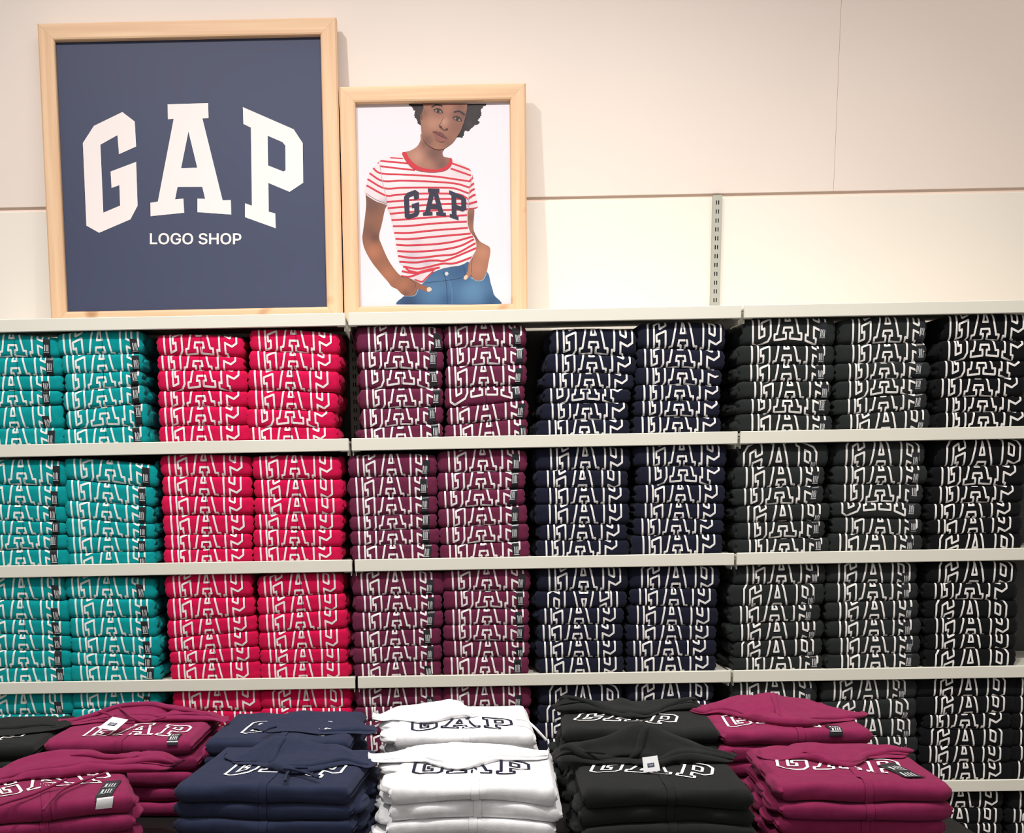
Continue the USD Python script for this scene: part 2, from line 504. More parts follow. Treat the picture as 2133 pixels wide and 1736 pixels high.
def size_sticker(path, slab, xc, s_top, length, w, seed):
    rng = np.random.default_rng(seed)
    lo = s_top - length
    tr = rng.uniform(-0.12, 0.12)
    st = part(path, 'size_sticker', slab.patch(xc - w / 2, xc + w / 2, max(lo, -slab.L - 0.003), s_top, 4, 14, 0.0014, -tr), M['sticker'], smooth=True, label='dark glossy size strip')
    marks = []
    mid = s_top - 0.42 * min(length, s_top + slab.L)
    hh = 0.013
    for (a, b, c, d) in SIZE_MARKS:
        marks.append(slab.patch(xc + a * w, xc + b * w, mid + c * 2 * hh, mid + d * 2 * hh, 2, 6, 0.0021, -tr))
    part(st, 'size_lettering', cat_mesh(marks), M['sticker_ink'])


ORDN = ['top', 'second from top', 'third from top', 'fourth from top', 'fifth from top', 'bottom']
ROWN = {1: 'top', 2: 'second', 3: 'third', 4: 'fourth', 5: 'lowest'}
STN = {'T1': 'left teal', 'T2': 'right teal', 'R1': 'left red', 'R2': 'right red', 'M1': 'left maroon', 'M2': 'right maroon', 'N1': 'left navy', 'N2': 'right navy', 'C1': 'left charcoal', 'C2': 'right charcoal', 'K1': 'left black', 'K2': 'rightmost black'}
STICKER = {'teal': True, 'maroon': True, 'charcoal': True}
SEAMED = {'teal', 'red', 'maroon', 'navy'}
GAP_SIDE = {'T2': 1, 'R2': 1, 'N1': -1, 'C1': -1, 'K1': -1, 'M1': -1, 'C2': -1}
# per garment in millimetres: left, right, top-left z, top-right z, lettering left, lettering right, z of the A's bar
STACKS = [
    ('T1', 1, 'teal', [[-962,-741,1996,1984,-949,-760,1975],[-961,-737,1939,1936,-947,-755,1918],[-963,-738,1892,1892,-960,-768,1860],[-970,-743,1856,1853,-960,-769,1848],[-969,-743,1814,1818,-961,-770,1782],[-972,-744,1761,1759,-958,-766,1740]]),
    ('T2', 1, 'teal', [[-743,-526,1993,1996,-729,-532,1966],[-734,-530,1941,1943,-724,-532,1920],[-729,-533,1896,1898,-728,-537,1891],[-736,-530,1848,1863,-731,-538,1844],[-733,-524,1803,1818,-728,-533,1801],[-744,-526,1756,1760,-732,-539,1740]]),
    ('R1', 1, 'red', [[-487,-268,1986,1977,-473,-281,1973],[-487,-271,1937,1928,-480,-286,1927],[-489,-263,1898,1895,-471,-279,1890],[-491,-263,1849,1844,-478,-282,1840],[-491,-266,1807,1805,-479,-284,1791],[-493,-260,1758,1759,-479,-285,1738]]),
    ('R2', 1, 'red', [[-248,-24,1994,1980,-230,-40,1973],[-252,-23,1944,1930,-233,-44,1921],[-257,-27,1897,1889,-244,-51,1868],[-261,-32,1848,1835,-243,-50,1816],[-266,-41,1798,1788,-246,-57,1793],[-260,-37,1753,1748,-254,-62,1734]]),
    ('M1', 1, 'maroon', [[24,241,1996,1991,50,241,1965],[29,242,1935,1934,34,227,1928],[30,238,1893,1887,40,230,1887],[29,239,1843,1841,42,233,1831],[31,239,1794,1796,34,223,1785],[28,237,1742,1753,36,232,1734]]),
    ('M2', 1, 'maroon', [[248,454,1995,1992,256,445,1979],[255,454,1940,1940,260,448,1934],[250,454,1896,1896,254,443,1872],[248,449,1842,1846,255,443,1845],[253,458,1790,1807,258,449,1777],[247,456,1748,1762,266,458,1734]]),
    ('N1', 1, 'navy', [[520,734,1982,1976,530,728,1956],[510,734,1923,1909,528,722,1904],[504,729,1876,1867,522,715,1862],[505,721,1837,1830,514,704,1834],[497,716,1798,1797,518,709,1790],[487,719,1756,1753,510,704,1744]]),
    ('N2', 1, 'navy', [[742,960,1992,1988,760,953,1956],[741,960,1931,1923,754,949,1917],[737,954,1884,1874,760,953,1874],[738,951,1839,1834,753,947,1831],[736,950,1800,1797,751,946,1795],[736,954,1763,1756,750,943,1750]]),
    ('C1', 1, 'charcoal', [[1007,1239,1996,1993,1026,1217,1982],[1001,1239,1934,1928,1026,1217,1914],[1004,1242,1887,1883,1026,1219,1868],[1004,1234,1844,1839,1037,1229,1823],[1006,1234,1801,1796,1031,1223,1798],[1007,1241,1764,1755,1032,1226,1739]]),
    ('C2', 1, 'charcoal', [[1253,1470,1992,1991,1280,1469,1970],[1250,1474,1932,1931,1284,1471,1917],[1249,1486,1885,1884,1277,1465,1876],[1251,1480,1839,1844,1279,1466,1841],[1249,1481,1794,1807,1278,1468,1791],[1262,1491,1757,1767,1286,1477,1728]]),
    ('K1', 1, 'black', [[1519,1739,1997,1995,1526,1718,1970],[1515,1740,1936,1931,1526,1719,1930],[1510,1736,1886,1881,1521,1714,1883],[1505,1731,1842,1841,1515,1711,1831],[1515,1742,1795,1794,1530,1725,1790],[1516,1743,1757,1754,1531,1732,1750]]),
    ('T1', 2, 'teal', [[-976,-745,1679,1673,-952,-758,1653],[-977,-744,1620,1611,-961,-766,1592],[-985,-751,1569,1558,-969,-774,1551],[-989,-755,1528,1516,-965,-768,1512],[-990,-753,1489,1485,-973,-777,1484],[-991,-753,1449,1448,-973,-777,1433]]),
    ('T2', 2, 'teal', [[-745,-509,1681,1659,-723,-524,1657],[-745,-517,1628,1604,-732,-536,1597],[-749,-524,1574,1554,-738,-541,1549],[-751,-522,1529,1508,-737,-541,1506],[-752,-524,1480,1472,-737,-545,1459],[-751,-525,1437,1437,-736,-546,1410]]),
    ('R1', 2, 'red', [[-495,-261,1683,1677,-477,-281,1660],[-492,-263,1631,1627,-479,-285,1603],[-497,-260,1581,1574,-478,-287,1556],[-496,-263,1532,1528,-479,-282,1504],[-495,-269,1479,1478,-479,-288,1466],[-498,-268,1441,1440,-481,-286,1430]]),
    ('R2', 2, 'red', [[-255,-28,1676,1671,-239,-48,1652],[-253,-25,1620,1616,-236,-48,1585],[-255,-26,1572,1567,-235,-45,1539],[-255,-28,1529,1525,-245,-50,1501],[-260,-30,1490,1485,-246,-55,1473],[-263,-32,1445,1441,-248,-57,1429]]),
    ('M1', 2, 'maroon', [[-6,221,1674,1673,14,201,1645],[-6,222,1620,1618,9,198,1596],[-4,220,1568,1568,10,200,1554],[-4,219,1520,1522,12,201,1517],[-3,226,1481,1484,12,201,1477],[-1,221,1444,1444,11,203,1426]]),
    ('M2', 2, 'maroon', [[227,455,1681,1680,250,439,1663],[226,450,1628,1626,243,435,1617],[226,449,1581,1584,239,428,1576],[227,455,1536,1541,245,435,1523],[230,459,1486,1492,243,434,1483],[230,462,1441,1449,250,440,1431]]),
    ('N1', 2, 'navy', [[483,723,1684,1681,515,706,1655],[484,717,1630,1624,507,700,1596],[482,722,1585,1582,513,703,1567],[482,722,1541,1540,512,705,1513],[492,717,1490,1486,508,699,1473],[485,723,1448,1445,503,694,1437]]),
    ('N2', 2, 'navy', [[736,971,1683,1683,764,955,1666],[746,969,1634,1630,770,956,1629],[743,969,1586,1583,764,952,1566],[741,970,1541,1536,762,949,1520],[739,970,1502,1493,754,943,1487],[733,967,1456,1456,757,950,1436]]),
    ('C1', 2, 'charcoal', [[1005,1235,1685,1682,1014,1208,1631],[999,1227,1630,1626,1022,1214,1601],[998,1226,1573,1578,1019,1210,1568],[1006,1244,1529,1532,1029,1222,1493],[1010,1234,1486,1487,1032,1222,1481],[1010,1248,1442,1442,1036,1230,1434]]),
    ('C2', 2, 'charcoal', [[1257,1484,1684,1681,1278,1471,1644],[1255,1493,1626,1623,1280,1473,1604],[1254,1485,1582,1576,1279,1474,1569],[1255,1483,1533,1527,1272,1467,1540],[1258,1489,1496,1486,1287,1477,1473],[1254,1490,1452,1444,1272,1468,1426]]),
    ('K1', 2, 'black', [[1519,1752,1685,1683,1537,1732,1638],[1515,1750,1620,1620,1529,1724,1609],[1512,1748,1570,1568,1527,1720,1560],[1504,1745,1524,1526,1517,1716,1510],[1509,1748,1483,1489,1527,1719,1466],[1517,1753,1448,1447,1534,1731,1403]]),
    ('T1', 3, 'teal', [[-1003,-768,1374,1369,-978,-776,1340],[-1006,-762,1318,1311,-985,-783,1285],[-1008,-762,1269,1255,-984,-783,1240],[-1007,-762,1229,1218,-985,-784,1203],[-1013,-766,1182,1178,-988,-786,1167],[-1013,-765,1134,1132,-987,-783,1119]]),
    ('T2', 3, 'teal', [[-765,-527,1370,1363,-750,-553,1346],[-762,-534,1317,1311,-744,-547,1287],[-759,-530,1265,1261,-745,-548,1243],[-760,-525,1213,1212,-740,-544,1195],[-763,-531,1173,1159,-745,-547,1152],[-765,-527,1139,1130,-741,-543,1115]]),
    ('R1', 3, 'red', [[-500,-272,1371,1371,-480,-293,1344],[-497,-268,1314,1312,-483,-290,1289],[-500,-264,1253,1264,-484,-288,1234],[-499,-263,1206,1223,-484,-288,1194],[-497,-260,1169,1180,-476,-284,1155],[-497,-259,1136,1141,-480,-288,1110]]),
    ('R2', 3, 'red', [[-254,-31,1365,1369,-240,-48,1336],[-257,-26,1310,1317,-235,-46,1284],[-255,-24,1264,1275,-238,-47,1250],[-257,-21,1217,1225,-235,-46,1193],[-254,-27,1170,1171,-232,-44,1142],[-255,-23,1134,1133,-237,-44,1106]]),
    ('M1', 3, 'maroon', [[-3,235,1370,1368,16,208,1338],[2,229,1311,1310,23,210,1296],[-5,231,1266,1268,19,207,1250],[-2,225,1215,1223,13,203,1200],[-7,227,1170,1176,19,207,1163],[-3,224,1129,1135,13,205,1105]]),
    ('M2', 3, 'maroon', [[236,463,1369,1369,256,449,1354],[237,460,1320,1316,264,450,1309],[240,460,1269,1269,257,448,1256],[236,461,1228,1226,257,446,1221],[235,461,1188,1182,261,450,1162],[235,459,1141,1139,251,441,1121]]),
    ('N1', 3, 'navy', [[486,722,1371,1370,511,705,1345],[481,719,1315,1310,509,698,1301],[489,711,1268,1268,501,692,1247],[489,709,1224,1222,496,689,1207],[484,710,1182,1179,500,693,1159],[491,713,1137,1136,504,696,1109]]),
    ('N2', 3, 'navy', [[729,963,1372,1369,755,948,1336],[731,957,1317,1313,751,942,1293],[728,962,1275,1262,746,940,1238],[722,957,1221,1214,745,938,1196],[725,958,1179,1176,737,932,1161],[725,959,1135,1135,743,940,1117]]),
    ('C1', 3, 'charcoal', [[1002,1242,1371,1369,1032,1225,1351],[994,1241,1323,1322,1025,1215,1278],[1000,1231,1266,1265,1018,1209,1247],[999,1242,1219,1225,1023,1221,1189],[1009,1241,1171,1178,1025,1220,1133],[1010,1243,1126,1130,1039,1233,1116]]),
    ('C2', 3, 'charcoal', [[1248,1482,1372,1370,1273,1466,1336],[1247,1487,1322,1319,1274,1468,1304],[1250,1490,1271,1275,1280,1474,1244],[1256,1500,1223,1225,1282,1476,1202],[1262,1500,1177,1179,1288,1481,1159],[1261,1502,1131,1132,1291,1482,1116]]),
    ('K1', 3, 'black', [[1511,1744,1372,1369,1536,1733,1329],[1506,1748,1319,1315,1528,1721,1309],[1514,1755,1275,1269,1534,1726,1227],[1515,1755,1225,1219,1537,1732,1201],[1522,1754,1182,1179,1539,1734,1151],[1522,1756,1141,1141,1540,1738,1095]]),
    ('T1', 4, 'teal', [[-1017,-766,1062,1058,-996,-792,1028],[-1022,-777,1007,1005,-991,-789,970],[-1018,-774,961,961,-987,-785,930],[-1021,-777,916,916,-990,-789,899],[-1027,-783,870,870,-996,-794,851],[-1023,-779,825,825,-992,-790,815]]),
    ('T2', 4, 'teal', [[-767,-531,1060,1056,-745,-556,1042],[-769,-533,1019,1019,-743,-546,981],[-774,-538,971,971,-749,-552,933],[-767,-531,923,923,-742,-544,907],[-770,-533,875,875,-744,-547,838],[-764,-528,828,828,-739,-541,794]]),
    ('R1', 4, 'red', [[-495,-261,1060,1059,-471,-274,1040],[-493,-261,1011,1003,-478,-283,974],[-494,-262,962,962,-480,-284,939],[-491,-259,916,916,-476,-281,905],[-492,-260,871,871,-478,-283,854],[-488,-256,825,825,-474,-279,814]]),
    ('R2', 4, 'red', [[-260,-18,1059,1060,-229,-38,1023],[-258,-19,1010,1009,-236,-44,981],[-260,-15,975,977,-227,-42,949],[-258,-13,927,927,-225,-40,891],[-263,-18,878,878,-231,-45,842],[-255,-10,829,829,-223,-38,818]]),
    ('M1', 4, 'maroon', [[-2,228,1060,1058,15,205,1029],[-4,228,1010,1011,20,213,1007],[-2,225,973,971,15,208,949],[-3,227,935,934,16,207,918],[-1,229,883,883,18,210,873],[-3,227,831,831,16,207,808]]),
    ('M2', 4, 'maroon', [[231,465,1058,1057,250,440,1031],[228,461,1004,1002,251,444,1003],[224,458,958,958,248,440,941],[231,465,914,914,255,448,896],[224,457,869,869,247,440,841],[227,460,824,824,251,443,794]]),
    ('N1', 4, 'navy', [[490,709,1061,1057,514,704,1013],[490,710,1006,1002,507,696,961],[487,707,959,959,504,693,942],[493,713,914,914,510,700,892],[490,710,870,870,507,696,854],[484,704,825,825,501,691,791]]),
    ('N2', 4, 'navy', [[727,955,1061,1058,745,942,1020],[722,950,1013,1013,740,937,980],[725,953,966,966,743,940,930],[726,954,920,920,744,940,884],[728,956,873,873,746,942,857],[730,958,826,826,748,945,798]]),
    ('C1', 4, 'charcoal', [[1003,1232,1061,1057,1025,1218,1040],[1005,1234,1002,998,1027,1221,981],[1007,1237,956,956,1029,1223,935],[1002,1231,912,912,1024,1217,886],[1000,1230,868,868,1022,1216,841],[1007,1236,824,824,1029,1222,805]]),
    ('C2', 4, 'charcoal', [[1246,1499,1059,1057,1275,1469,1026],[1248,1499,1005,1010,1284,1479,962],[1255,1505,953,956,1291,1488,914],[1261,1510,904,904,1282,1480,878],[1261,1508,856,857,1284,1480,828],[1265,1512,818,818,1288,1484,806]]),
    ('K1', 4, 'black', [[1501,1767,1060,1060,1543,1736,1022],[1503,1766,1013,1011,1548,1736,976],[1524,1756,963,966,1537,1730,955],[1521,1768,927,923,1542,1736,883],[1520,1763,878,871,1541,1736,846],[1527,1770,830,830,1551,1739,807]]),
    ('K2', 4, 'black', [[1754,1986,1057,1056,1777,1969,1027],[1753,1990,1010,1009,1777,1970,987],[1759,1994,964,962,1778,1972,946],[1762,1998,921,917,1782,1976,897],[1763,2002,874,867,1786,1980,851],[1763,2000,833,829,1783,1978,805]]),
    ('K1', 5, 'black', [[1525,1750,749,747,1539,1735,728],[1527,1752,703,701,1539,1736,666],[1527,1752,661,658,1538,1736,630],[1526,1751,612,612,1536,1734,579],[1526,1751,564,564,1536,1734,534],[1529,1754,516,516,1539,1737,480]]),
    ('K2', 5, 'black', [[1767,1999,745,743,1792,1986,722],[1763,1996,700,697,1780,1976,676],[1772,2006,658,655,1789,1986,634],[1778,2012,609,609,1795,1992,580],[1776,2010,562,562,1793,1990,549],[1775,2009,515,515,1792,1989,482]]),
]
FLIPPED = {('N1', 3, 1)}
Y_FRONT = 0.0125

sd = 0
for name, row, colour, rec in STACKS:
    deck = Z0 - DZ * row - 0.005
    tops = []
    for i, r in enumerate(rec):
        sd += 1
        tops.append(seam_fun(r[0] / 1000, r[2] / 1000, r[1] / 1000, r[3] / 1000, 100 + sd, 0.0012))
    tops.append(lambda x: np.full_like(np.asarray(x, float), deck))
    zceil = deck + DZ - LIP + 0.010
    for i, r in enumerate(rec):
        L, R, _, _, gl, pr, zc = [v / 1000 for v in r]
        seed = sd * 10 + i
        rng = np.random.default_rng(seed)
        xm = (L + R) / 2
        zb0 = float(tops[i + 1](np.array([xm]))[0])
        base = np.array([xm, Y_FRONT + rng.uniform(0, 0.004), zb0])
        top_f, bot_f = tops[i], tops[i + 1]
        if i == 0:
            top_f = lambda x, f=tops[0], a=L, c=R: f(x) + 0.005 * np.clip(1 - ((np.asarray(x) - (a + c) / 2) / ((c - a) / 2)) ** 2, 0, 1)
        zt = lambda x, f=top_f, b=base: np.minimum(f(x + b[0]), zceil) - b[2] - 0.0002
        zb = lambda x, f=bot_f, b=base: f(x + b[0]) - b[2] + 0.0002
        sl = Slab(L - xm, R - xm, zb, zt, 0.255, seed % 97, nose=rng.uniform(0.27, 0.36), power=rng.uniform(0.50, 0.60), edge=rng.uniform(0.006, 0.012), emin=rng.uniform(0.72, 0.9))
        pos = ORDN[i] if i < len(rec) - 1 else 'bottom'
        lettering = 'upside-down lettering' if (name, row, i) in FLIPPED else 'white outlined lettering'
        label = '%s sweatshirt with %s, %s of %s stack, %s shelf row' % (colour, lettering, pos, STN[name], ROWN[row])
        t = thing('folded_sweatshirt', base, label, 'sweatshirt', '%s sweatshirts on the %s shelf row' % (colour, ROWN[row]))
        hidden = row == 4 and i >= 3 and name[0] in 'TRMN'
        part(t, 'body', sl.body(nu=12 if hidden else 24), M[colour], smooth=50)
        zmid = (zt(np.array([0.0]))[0] + zb(np.array([0.0]))[0]) / 2
        half = (zt(np.array([0.0]))[0] - zb(np.array([0.0]))[0]) / 2
        zr = (zc - base[2] - zmid) / half
        if zr > 1:
            sc = sl.L + (zr - 1) * half
        elif zr < -1:
            sc = -sl.L + (zr + 1) * half
        else:
            sc = float(np.interp(zr, sl.pz, sl.ps))
        wv = pr - gl
        xc = (pr + gl) / 2 - xm
        flip = (name, row, i) in FLIPPED
        slope = (r[3] - r[2]) / max(1.0, r[1] - r[0])
        w = sl.word(xc, sc, wv, rot=0.0, flip=flip)
        if w is not None:
            part(t, 'letter_print', w, M['ink'], smooth=False)
        if colour in SEAMED and not hidden:
            xs = xc + 0.003
            part(t, 'zip_seam', sl.patch(xs - 0.0005, xs + 0.0005, -sl.L, sl.L, 2, 14, 0.0008), M['seam'], smooth=True)
        if STICKER.get(colour) and not hidden:
            unit = wv / 1131.0
            size_sticker(t, sl, pr - xm - 66 * unit, min(sl.L, sc + 0.010 + rng.uniform(-0.004, 0.008)), 0.062, 107 * unit, seed)
        g = GAP_SIDE.get(name)
        if g and not hidden:
            for k in range(2):
                rx = rng.uniform(0.010, 0.018)
                hz = half * rng.uniform(0.62, 0.85)
                xx = (R - xm if g > 0 else L - xm) - g * 0.002
                part(t, 'sleeve_fold', lump(xx, rng.uniform(0.05, 0.09) + 0.085 * k, zmid + rng.uniform(-0.1, 0.1) * half, rx, rng.uniform(0.035, 0.05), hz, int(rng.integers(1, 90)), 1.5), M[colour], smooth=True)

# ------------------------------------------------------------------ framed posters standing on the top shelf
TILT = math.atan(0.075)


def picture_frame(x0, x1, height, rail, label, group):
    xm = (x0 + x1) / 2
    t = thing('framed_poster', (xm, 0.195, Z0), label, 'framed poster', group, tilt=-TILT)
    w = (x1 - x0) / 2
    H = height
    th = 0.030

    def mitred(pts, zs):
        pass

    def rail_mesh(outer, inner):
        # a mitred length of frame: two outer and two inner corners in the xz plane, with eased edges
        (a, b), (c, d) = outer, inner         # a-b outer edge, c-d inner edge (c by a)
        A, B, C, D = [np.array(v, float) for v in (a, b, c, d)]
        e = 0.004
        prof = [(0.0, th, 0), (0.0, e, 0), (0.10, 0.0, 0), (0.86, 0.0, 0), (0.95, 0.0015, 0), (1.0, 0.005, 0), (1.0, th, 0)]
        P = []
        for u, y, _ in prof:
            p, q = A + (C - A) * u, B + (D - B) * u
            P += [(p[0], y, p[1]), (q[0], y, q[1])]
        n = len(prof)
        F = []
        for i in range(n):
            j = (i + 1) % n
            F += [(2 * i, 2 * i + 1, 2 * j + 1), (2 * i, 2 * j + 1, 2 * j)]
        k = list(range(0, 2 * n, 2))
        for i in range(1, n - 1):
            F += [(k[0], k[i], k[i + 1]), (k[0] + 1, k[i + 1] + 1, k[i] + 1)]
        m = trimesh.Trimesh(np.array(P), np.array(F), process=False)
        trimesh.repair.fix_normals(m)
        return m
    g = 0.0003
    part(t, 'top_rail', rail_mesh([(-w, H), (w, H)], [(-w + rail, H - rail), (w - rail, H - rail)]), M['woodx'])
    part(t, 'bottom_rail', rail_mesh([(-w, 0), (w, 0)], [(-w + rail, rail), (w - rail, rail)]), M['woodx'])
    part(t, 'side_rail', rail_mesh([(-w - g, 0), (-w - g, H)], [(-w + rail - g, rail), (-w + rail - g, H - rail)]), M['woodz'])
    part(t, 'side_rail', rail_mesh([(w + g, 0), (w + g, H)], [(w - rail + g, rail), (w - rail + g, H - rail)]), M['woodz'])
    part(t, 'backboard', boxm(-w + 0.01, w - 0.01, 0.020, 0.029, 0.01, H - 0.01), M['table'])
    return t, xm, w, H


def flat(poly_list, y):
    """Thin flat print at depth y in the xz plane, facing -y."""
    V, F, n = [], [], 0
    for p in poly_list:
        for q in polys(p):
            v, f = tri(q)
            V.append(np.stack([v[:, 0], np.full(len(v), y), v[:, 1]], 1))
            F.append(f + n)
            n += len(v)
    m = trimesh.Trimesh(np.vstack(V), np.vstack(F), process=False)
    nrm = np.cross(m.vertices[m.faces[:, 1]] - m.vertices[m.faces[:, 0]], m.vertices[m.faces[:, 2]] - m.vertices[m.faces[:, 0]])
    bad = nrm[:, 1] > 0
    f = m.faces.copy()
    f[bad] = f[bad][:, ::-1]
    return trimesh.Trimesh(m.vertices, f, process=False)


t1, xm1, w1, H1 = picture_frame(-0.8085, -0.0212, 0.783, 0.0435, 'large pale wood framed navy poster with big white arched lettering, left of the top shelf', 'framed posters on the top shelf')
YP = 0.0145
part(t1, 'poster_print', flat([box(-w1 + 0.03, 0.03, w1 - 0.03, H1 - 0.03)], YP), M['poster_navy'])
la = (0.541035e-3, -0.018718e-3, -0.726171, -0.010490e-3, -0.520071e-3, 0.610882)


def logo(p):
    return affinity.affine_transform(p, [la[0], la[1], la[3], la[4], la[2] - xm1, la[5]])


for L in WORD:
    part(t1, 'poster_letter', flat([logo(L)], YP - 0.0006), M['poster_white'])
cap = meshkit.text_mesh('LOGO SHOP', 1.0, 0.001, bold=True)
cb = cap.bounds
cx0, cx1 = 376, 831
s = (cx1 - cx0) / (cb[1][0] - cb[0][0])
cv = cap.vertices.copy()
sy = 57.0 / (cb[1][1] - cb[0][1])
u = cx0 + (cv[:, 0] - cb[0][0]) * s
v = 749 - (cv[:, 1] - cb[0][1]) * sy
capm = trimesh.Trimesh(np.stack([la[0] * u + la[1] * v + la[2] - xm1, YP - 0.0004 - cv[:, 2] * 0.4, la[3] * u + la[4] * v + la[5]], 1), cap.faces[:, ::-1], process=False)
part(t1, 'poster_caption', capm, M['poster_white'])

t2, xm2, w2, H2 = picture_frame(-0.0172, 0.4745, 0.608, 0.0420, 'small pale wood framed poster of a person in a striped shirt and jeans', 'framed posters on the top shelf')
part(t2, 'poster_paper', flat([box(-w2 + 0.03, 0.03, w2 - 0.03, H2 - 0.03)], YP), M['poster_bg'])
pa = (0.338586e-3, -0.005096e-3, -0.002887, -0.006503e-3, -0.326950e-3, 0.597365)
WINDOW = box(92, 86, 1306, 1672)


class Print:
    """The printed picture: flat shapes one above the other, each dot coloured."""

    def __init__(self):
        self.V, self.F, self.C, self.n, self.k = [], [], [], 0, 0

    def add(self, pts, col, grad=None, smooth=True, step=None, hole=None):
        p = pts if isinstance(pts, (Polygon,)) or hasattr(pts, 'geoms') else Polygon(self.curve(pts) if smooth else pts)
        if not p.is_valid:
            p = p.buffer(0)
        p = p.intersection(WINDOW)
        self.k += 1
        y = YP - 0.0002 - 0.00003 * self.k
        for q in polys(p):
            cells = [q]
            if grad is not None:
                st = step or 16
                x0, y0, x1, y1 = q.bounds
                cells = []
                for gx in np.arange(x0, x1, st):
                    col_ = q.intersection(box(gx, y0 - 1, gx + st, y1 + 1))
                    for gy in np.arange(y0, y1, st):
                        cells += polys(col_.intersection(box(gx - 1, gy, gx + st + 1, gy + st)))
            for c in cells:
                try:
                    v, f = tri(c)
                except Exception:
                    continue
                if len(f) == 0:
                    continue
                a, b, d = v[f[:, 0]], v[f[:, 1]], v[f[:, 2]]
                ar = (b[:, 0] - a[:, 0]) * (d[:, 1] - a[:, 1]) - (b[:, 1] - a[:, 1]) * (d[:, 0] - a[:, 0])
                f = np.where((ar > 0)[:, None], f[:, ::-1], f)        # y runs down: turn to face the room
                self.V.append(np.stack([pa[0] * v[:, 0] + pa[1] * v[:, 1] + pa[2] - xm2, np.full(len(v), y), pa[3] * v[:, 0] + pa[4] * v[:, 1] + pa[5]], 1))
                self.F.append(f + self.n)
                base = np.array(col, float)
                cc = np.tile(base, (len(v), 1)) if grad is None else np.array([grad(*q_) for q_ in v])
                self.C.append(0.84 * np.array([lin(np.clip(x, 0, 255)) for x in cc]))
                self.n += len(v)

    @staticmethod
    def curve(pts, n=5):
        P = np.array(pts, float)
        Q = np.vstack([P[-1], P, P[0], P[1]])
        out = []
        for i in range(1, len(Q) - 2):
            for t in np.linspace(0, 1, n, endpoint=False):
                a, b, c, d = Q[i - 1], Q[i], Q[i + 1], Q[i + 2]
                out.append(0.5 * (2 * b + (c - a) * t + (2 * a - 5 * b + 4 * c - d) * t * t + (3 * b - a - 3 * c + d) * t ** 3))
        return np.array(out)

    def line(self, pts, w, col, clip=None, taper=False):
        P = np.array(pts, float)
        if len(P) > 2:
            Q = np.vstack([2 * P[0] - P[1], P, 2 * P[-1] - P[-2]])
            out = []
            for i in range(1, len(Q) - 2):
                for t in np.linspace(0, 1, 6, endpoint=False):
                    a, b, c, d = Q[i - 1], Q[i], Q[i + 1], Q[i + 2]
                    out.append(0.5 * (2 * b + (c - a) * t + (2 * a - 5 * b + 4 * c - d) * t * t + (3 * b - a - 3 * c + d) * t ** 3))
            out.append(P[-1])
            P = np.array(out)
        g = LineString(P).buffer(w / 2, cap_style=1 if taper else 2)
        if clip is not None:
            g = g.intersection(clip)
        self.add(g, col, smooth=False)


pr_ = Print()
rng = np.random.default_rng(3)


def blend(*spots):
    """A colour field from (x, y, radius, colour) spots over the first colour."""
    def f(x, y):
        c = np.array(spots[0], float)
        for (sx, sy_, r, k) in spots[1:]:
            w = math.exp(-((x - sx) ** 2 + (y - sy_) ** 2) / (2 * r * r))
            c = c * (1 - w) + np.array(k, float) * w
        return c
    return f


hair = [(546, 70), (538, 120), (556, 150), (545, 180), (568, 205), (578, 238), (600, 245), (640, 300), (880, 348), (918, 330), (925, 300), (962, 288), (990, 268), (1006, 245), (1040, 238), (1032, 205), (1060, 178), (1050, 140), (1068, 110), (1060, 70)]
hp = Polygon(Print.curve(hair))
curls = [hp]
for q in np.linspace(0, 1, 90):
    pt = hp.exterior.interpolate(q, normalized=True)
    if pt.y < 345 and not (600 < pt.x < 870 and pt.y > 250):
        curls.append(pt.buffer(rng.uniform(6, 14), quad_segs=3))
pr_.add(unary_union(curls), (34, 27, 30), grad=blend((34, 27, 30), (600, 160, 40, (60, 44, 42)), (1010, 150, 50, (46, 38, 42)), (980, 250, 30, (60, 50, 54))), step=40)
neck = [(600, 320), (588, 372), (562, 418), (512, 450), (466, 466), (480, 505), (525, 550), (600, 588), (700, 604), (775, 592), (815, 556), (822, 514), (800, 506), (772, 498), (762, 470), (776, 430), (720, 400)]
pr_.add(neck, (0, 0, 0), grad=blend((172, 118, 98), (700, 470, 62, (112, 74, 66)), (760, 560, 40, (120, 80, 72)), (560, 500, 40, (190, 138, 118)), (620, 400, 22, (122, 82, 72)), (640, 560, 30, (168, 116, 98))))
jeans = [(445, 1690), (455, 1605), (500, 1570), (560, 1538), (610, 1498), (700, 1408), (800, 1378), (900, 1358), (965, 1328), (1005, 1400), (1115, 1412), (1145, 1500), (1170, 1590), (1184, 1690)]
pr_.add(jeans, (0, 0, 0), grad=blend((62, 98, 138), (500, 1660, 60, (40, 66, 102)), (700, 1560, 90, (78, 118, 156)), (1000, 1560, 90, (88, 130, 168)), (1160, 1640, 40, (50, 84, 124)), (800, 1640, 40, (52, 88, 128)), (900, 1400, 60, (52, 86, 126))), step=24)
pr_.line([(622, 1500), (700, 1490), (790, 1480), (900, 1462), (985, 1430)], 5, (38, 62, 96))
pr_.line([(770, 1412), (788, 1480), (798, 1560), (802, 1690)], 5, (40, 64, 98))
pr_.line([(812, 1470), (836, 1560), (838, 1690)], 4, (96, 134, 168))
pr_.line([(930, 1365), (945, 1440)], 12, (48, 80, 118))
pr_.add([(780, 1425), (795, 1409), (811, 1425), (795, 1442)], (205, 205, 210))
pr_.line([(985, 1455), (1040, 1482), (1085, 1472), (1112, 1420)], 6, (150, 176, 198))
pr_.line([(455, 1605), (540, 1600), (570, 1548)], 5, (150, 170, 190))
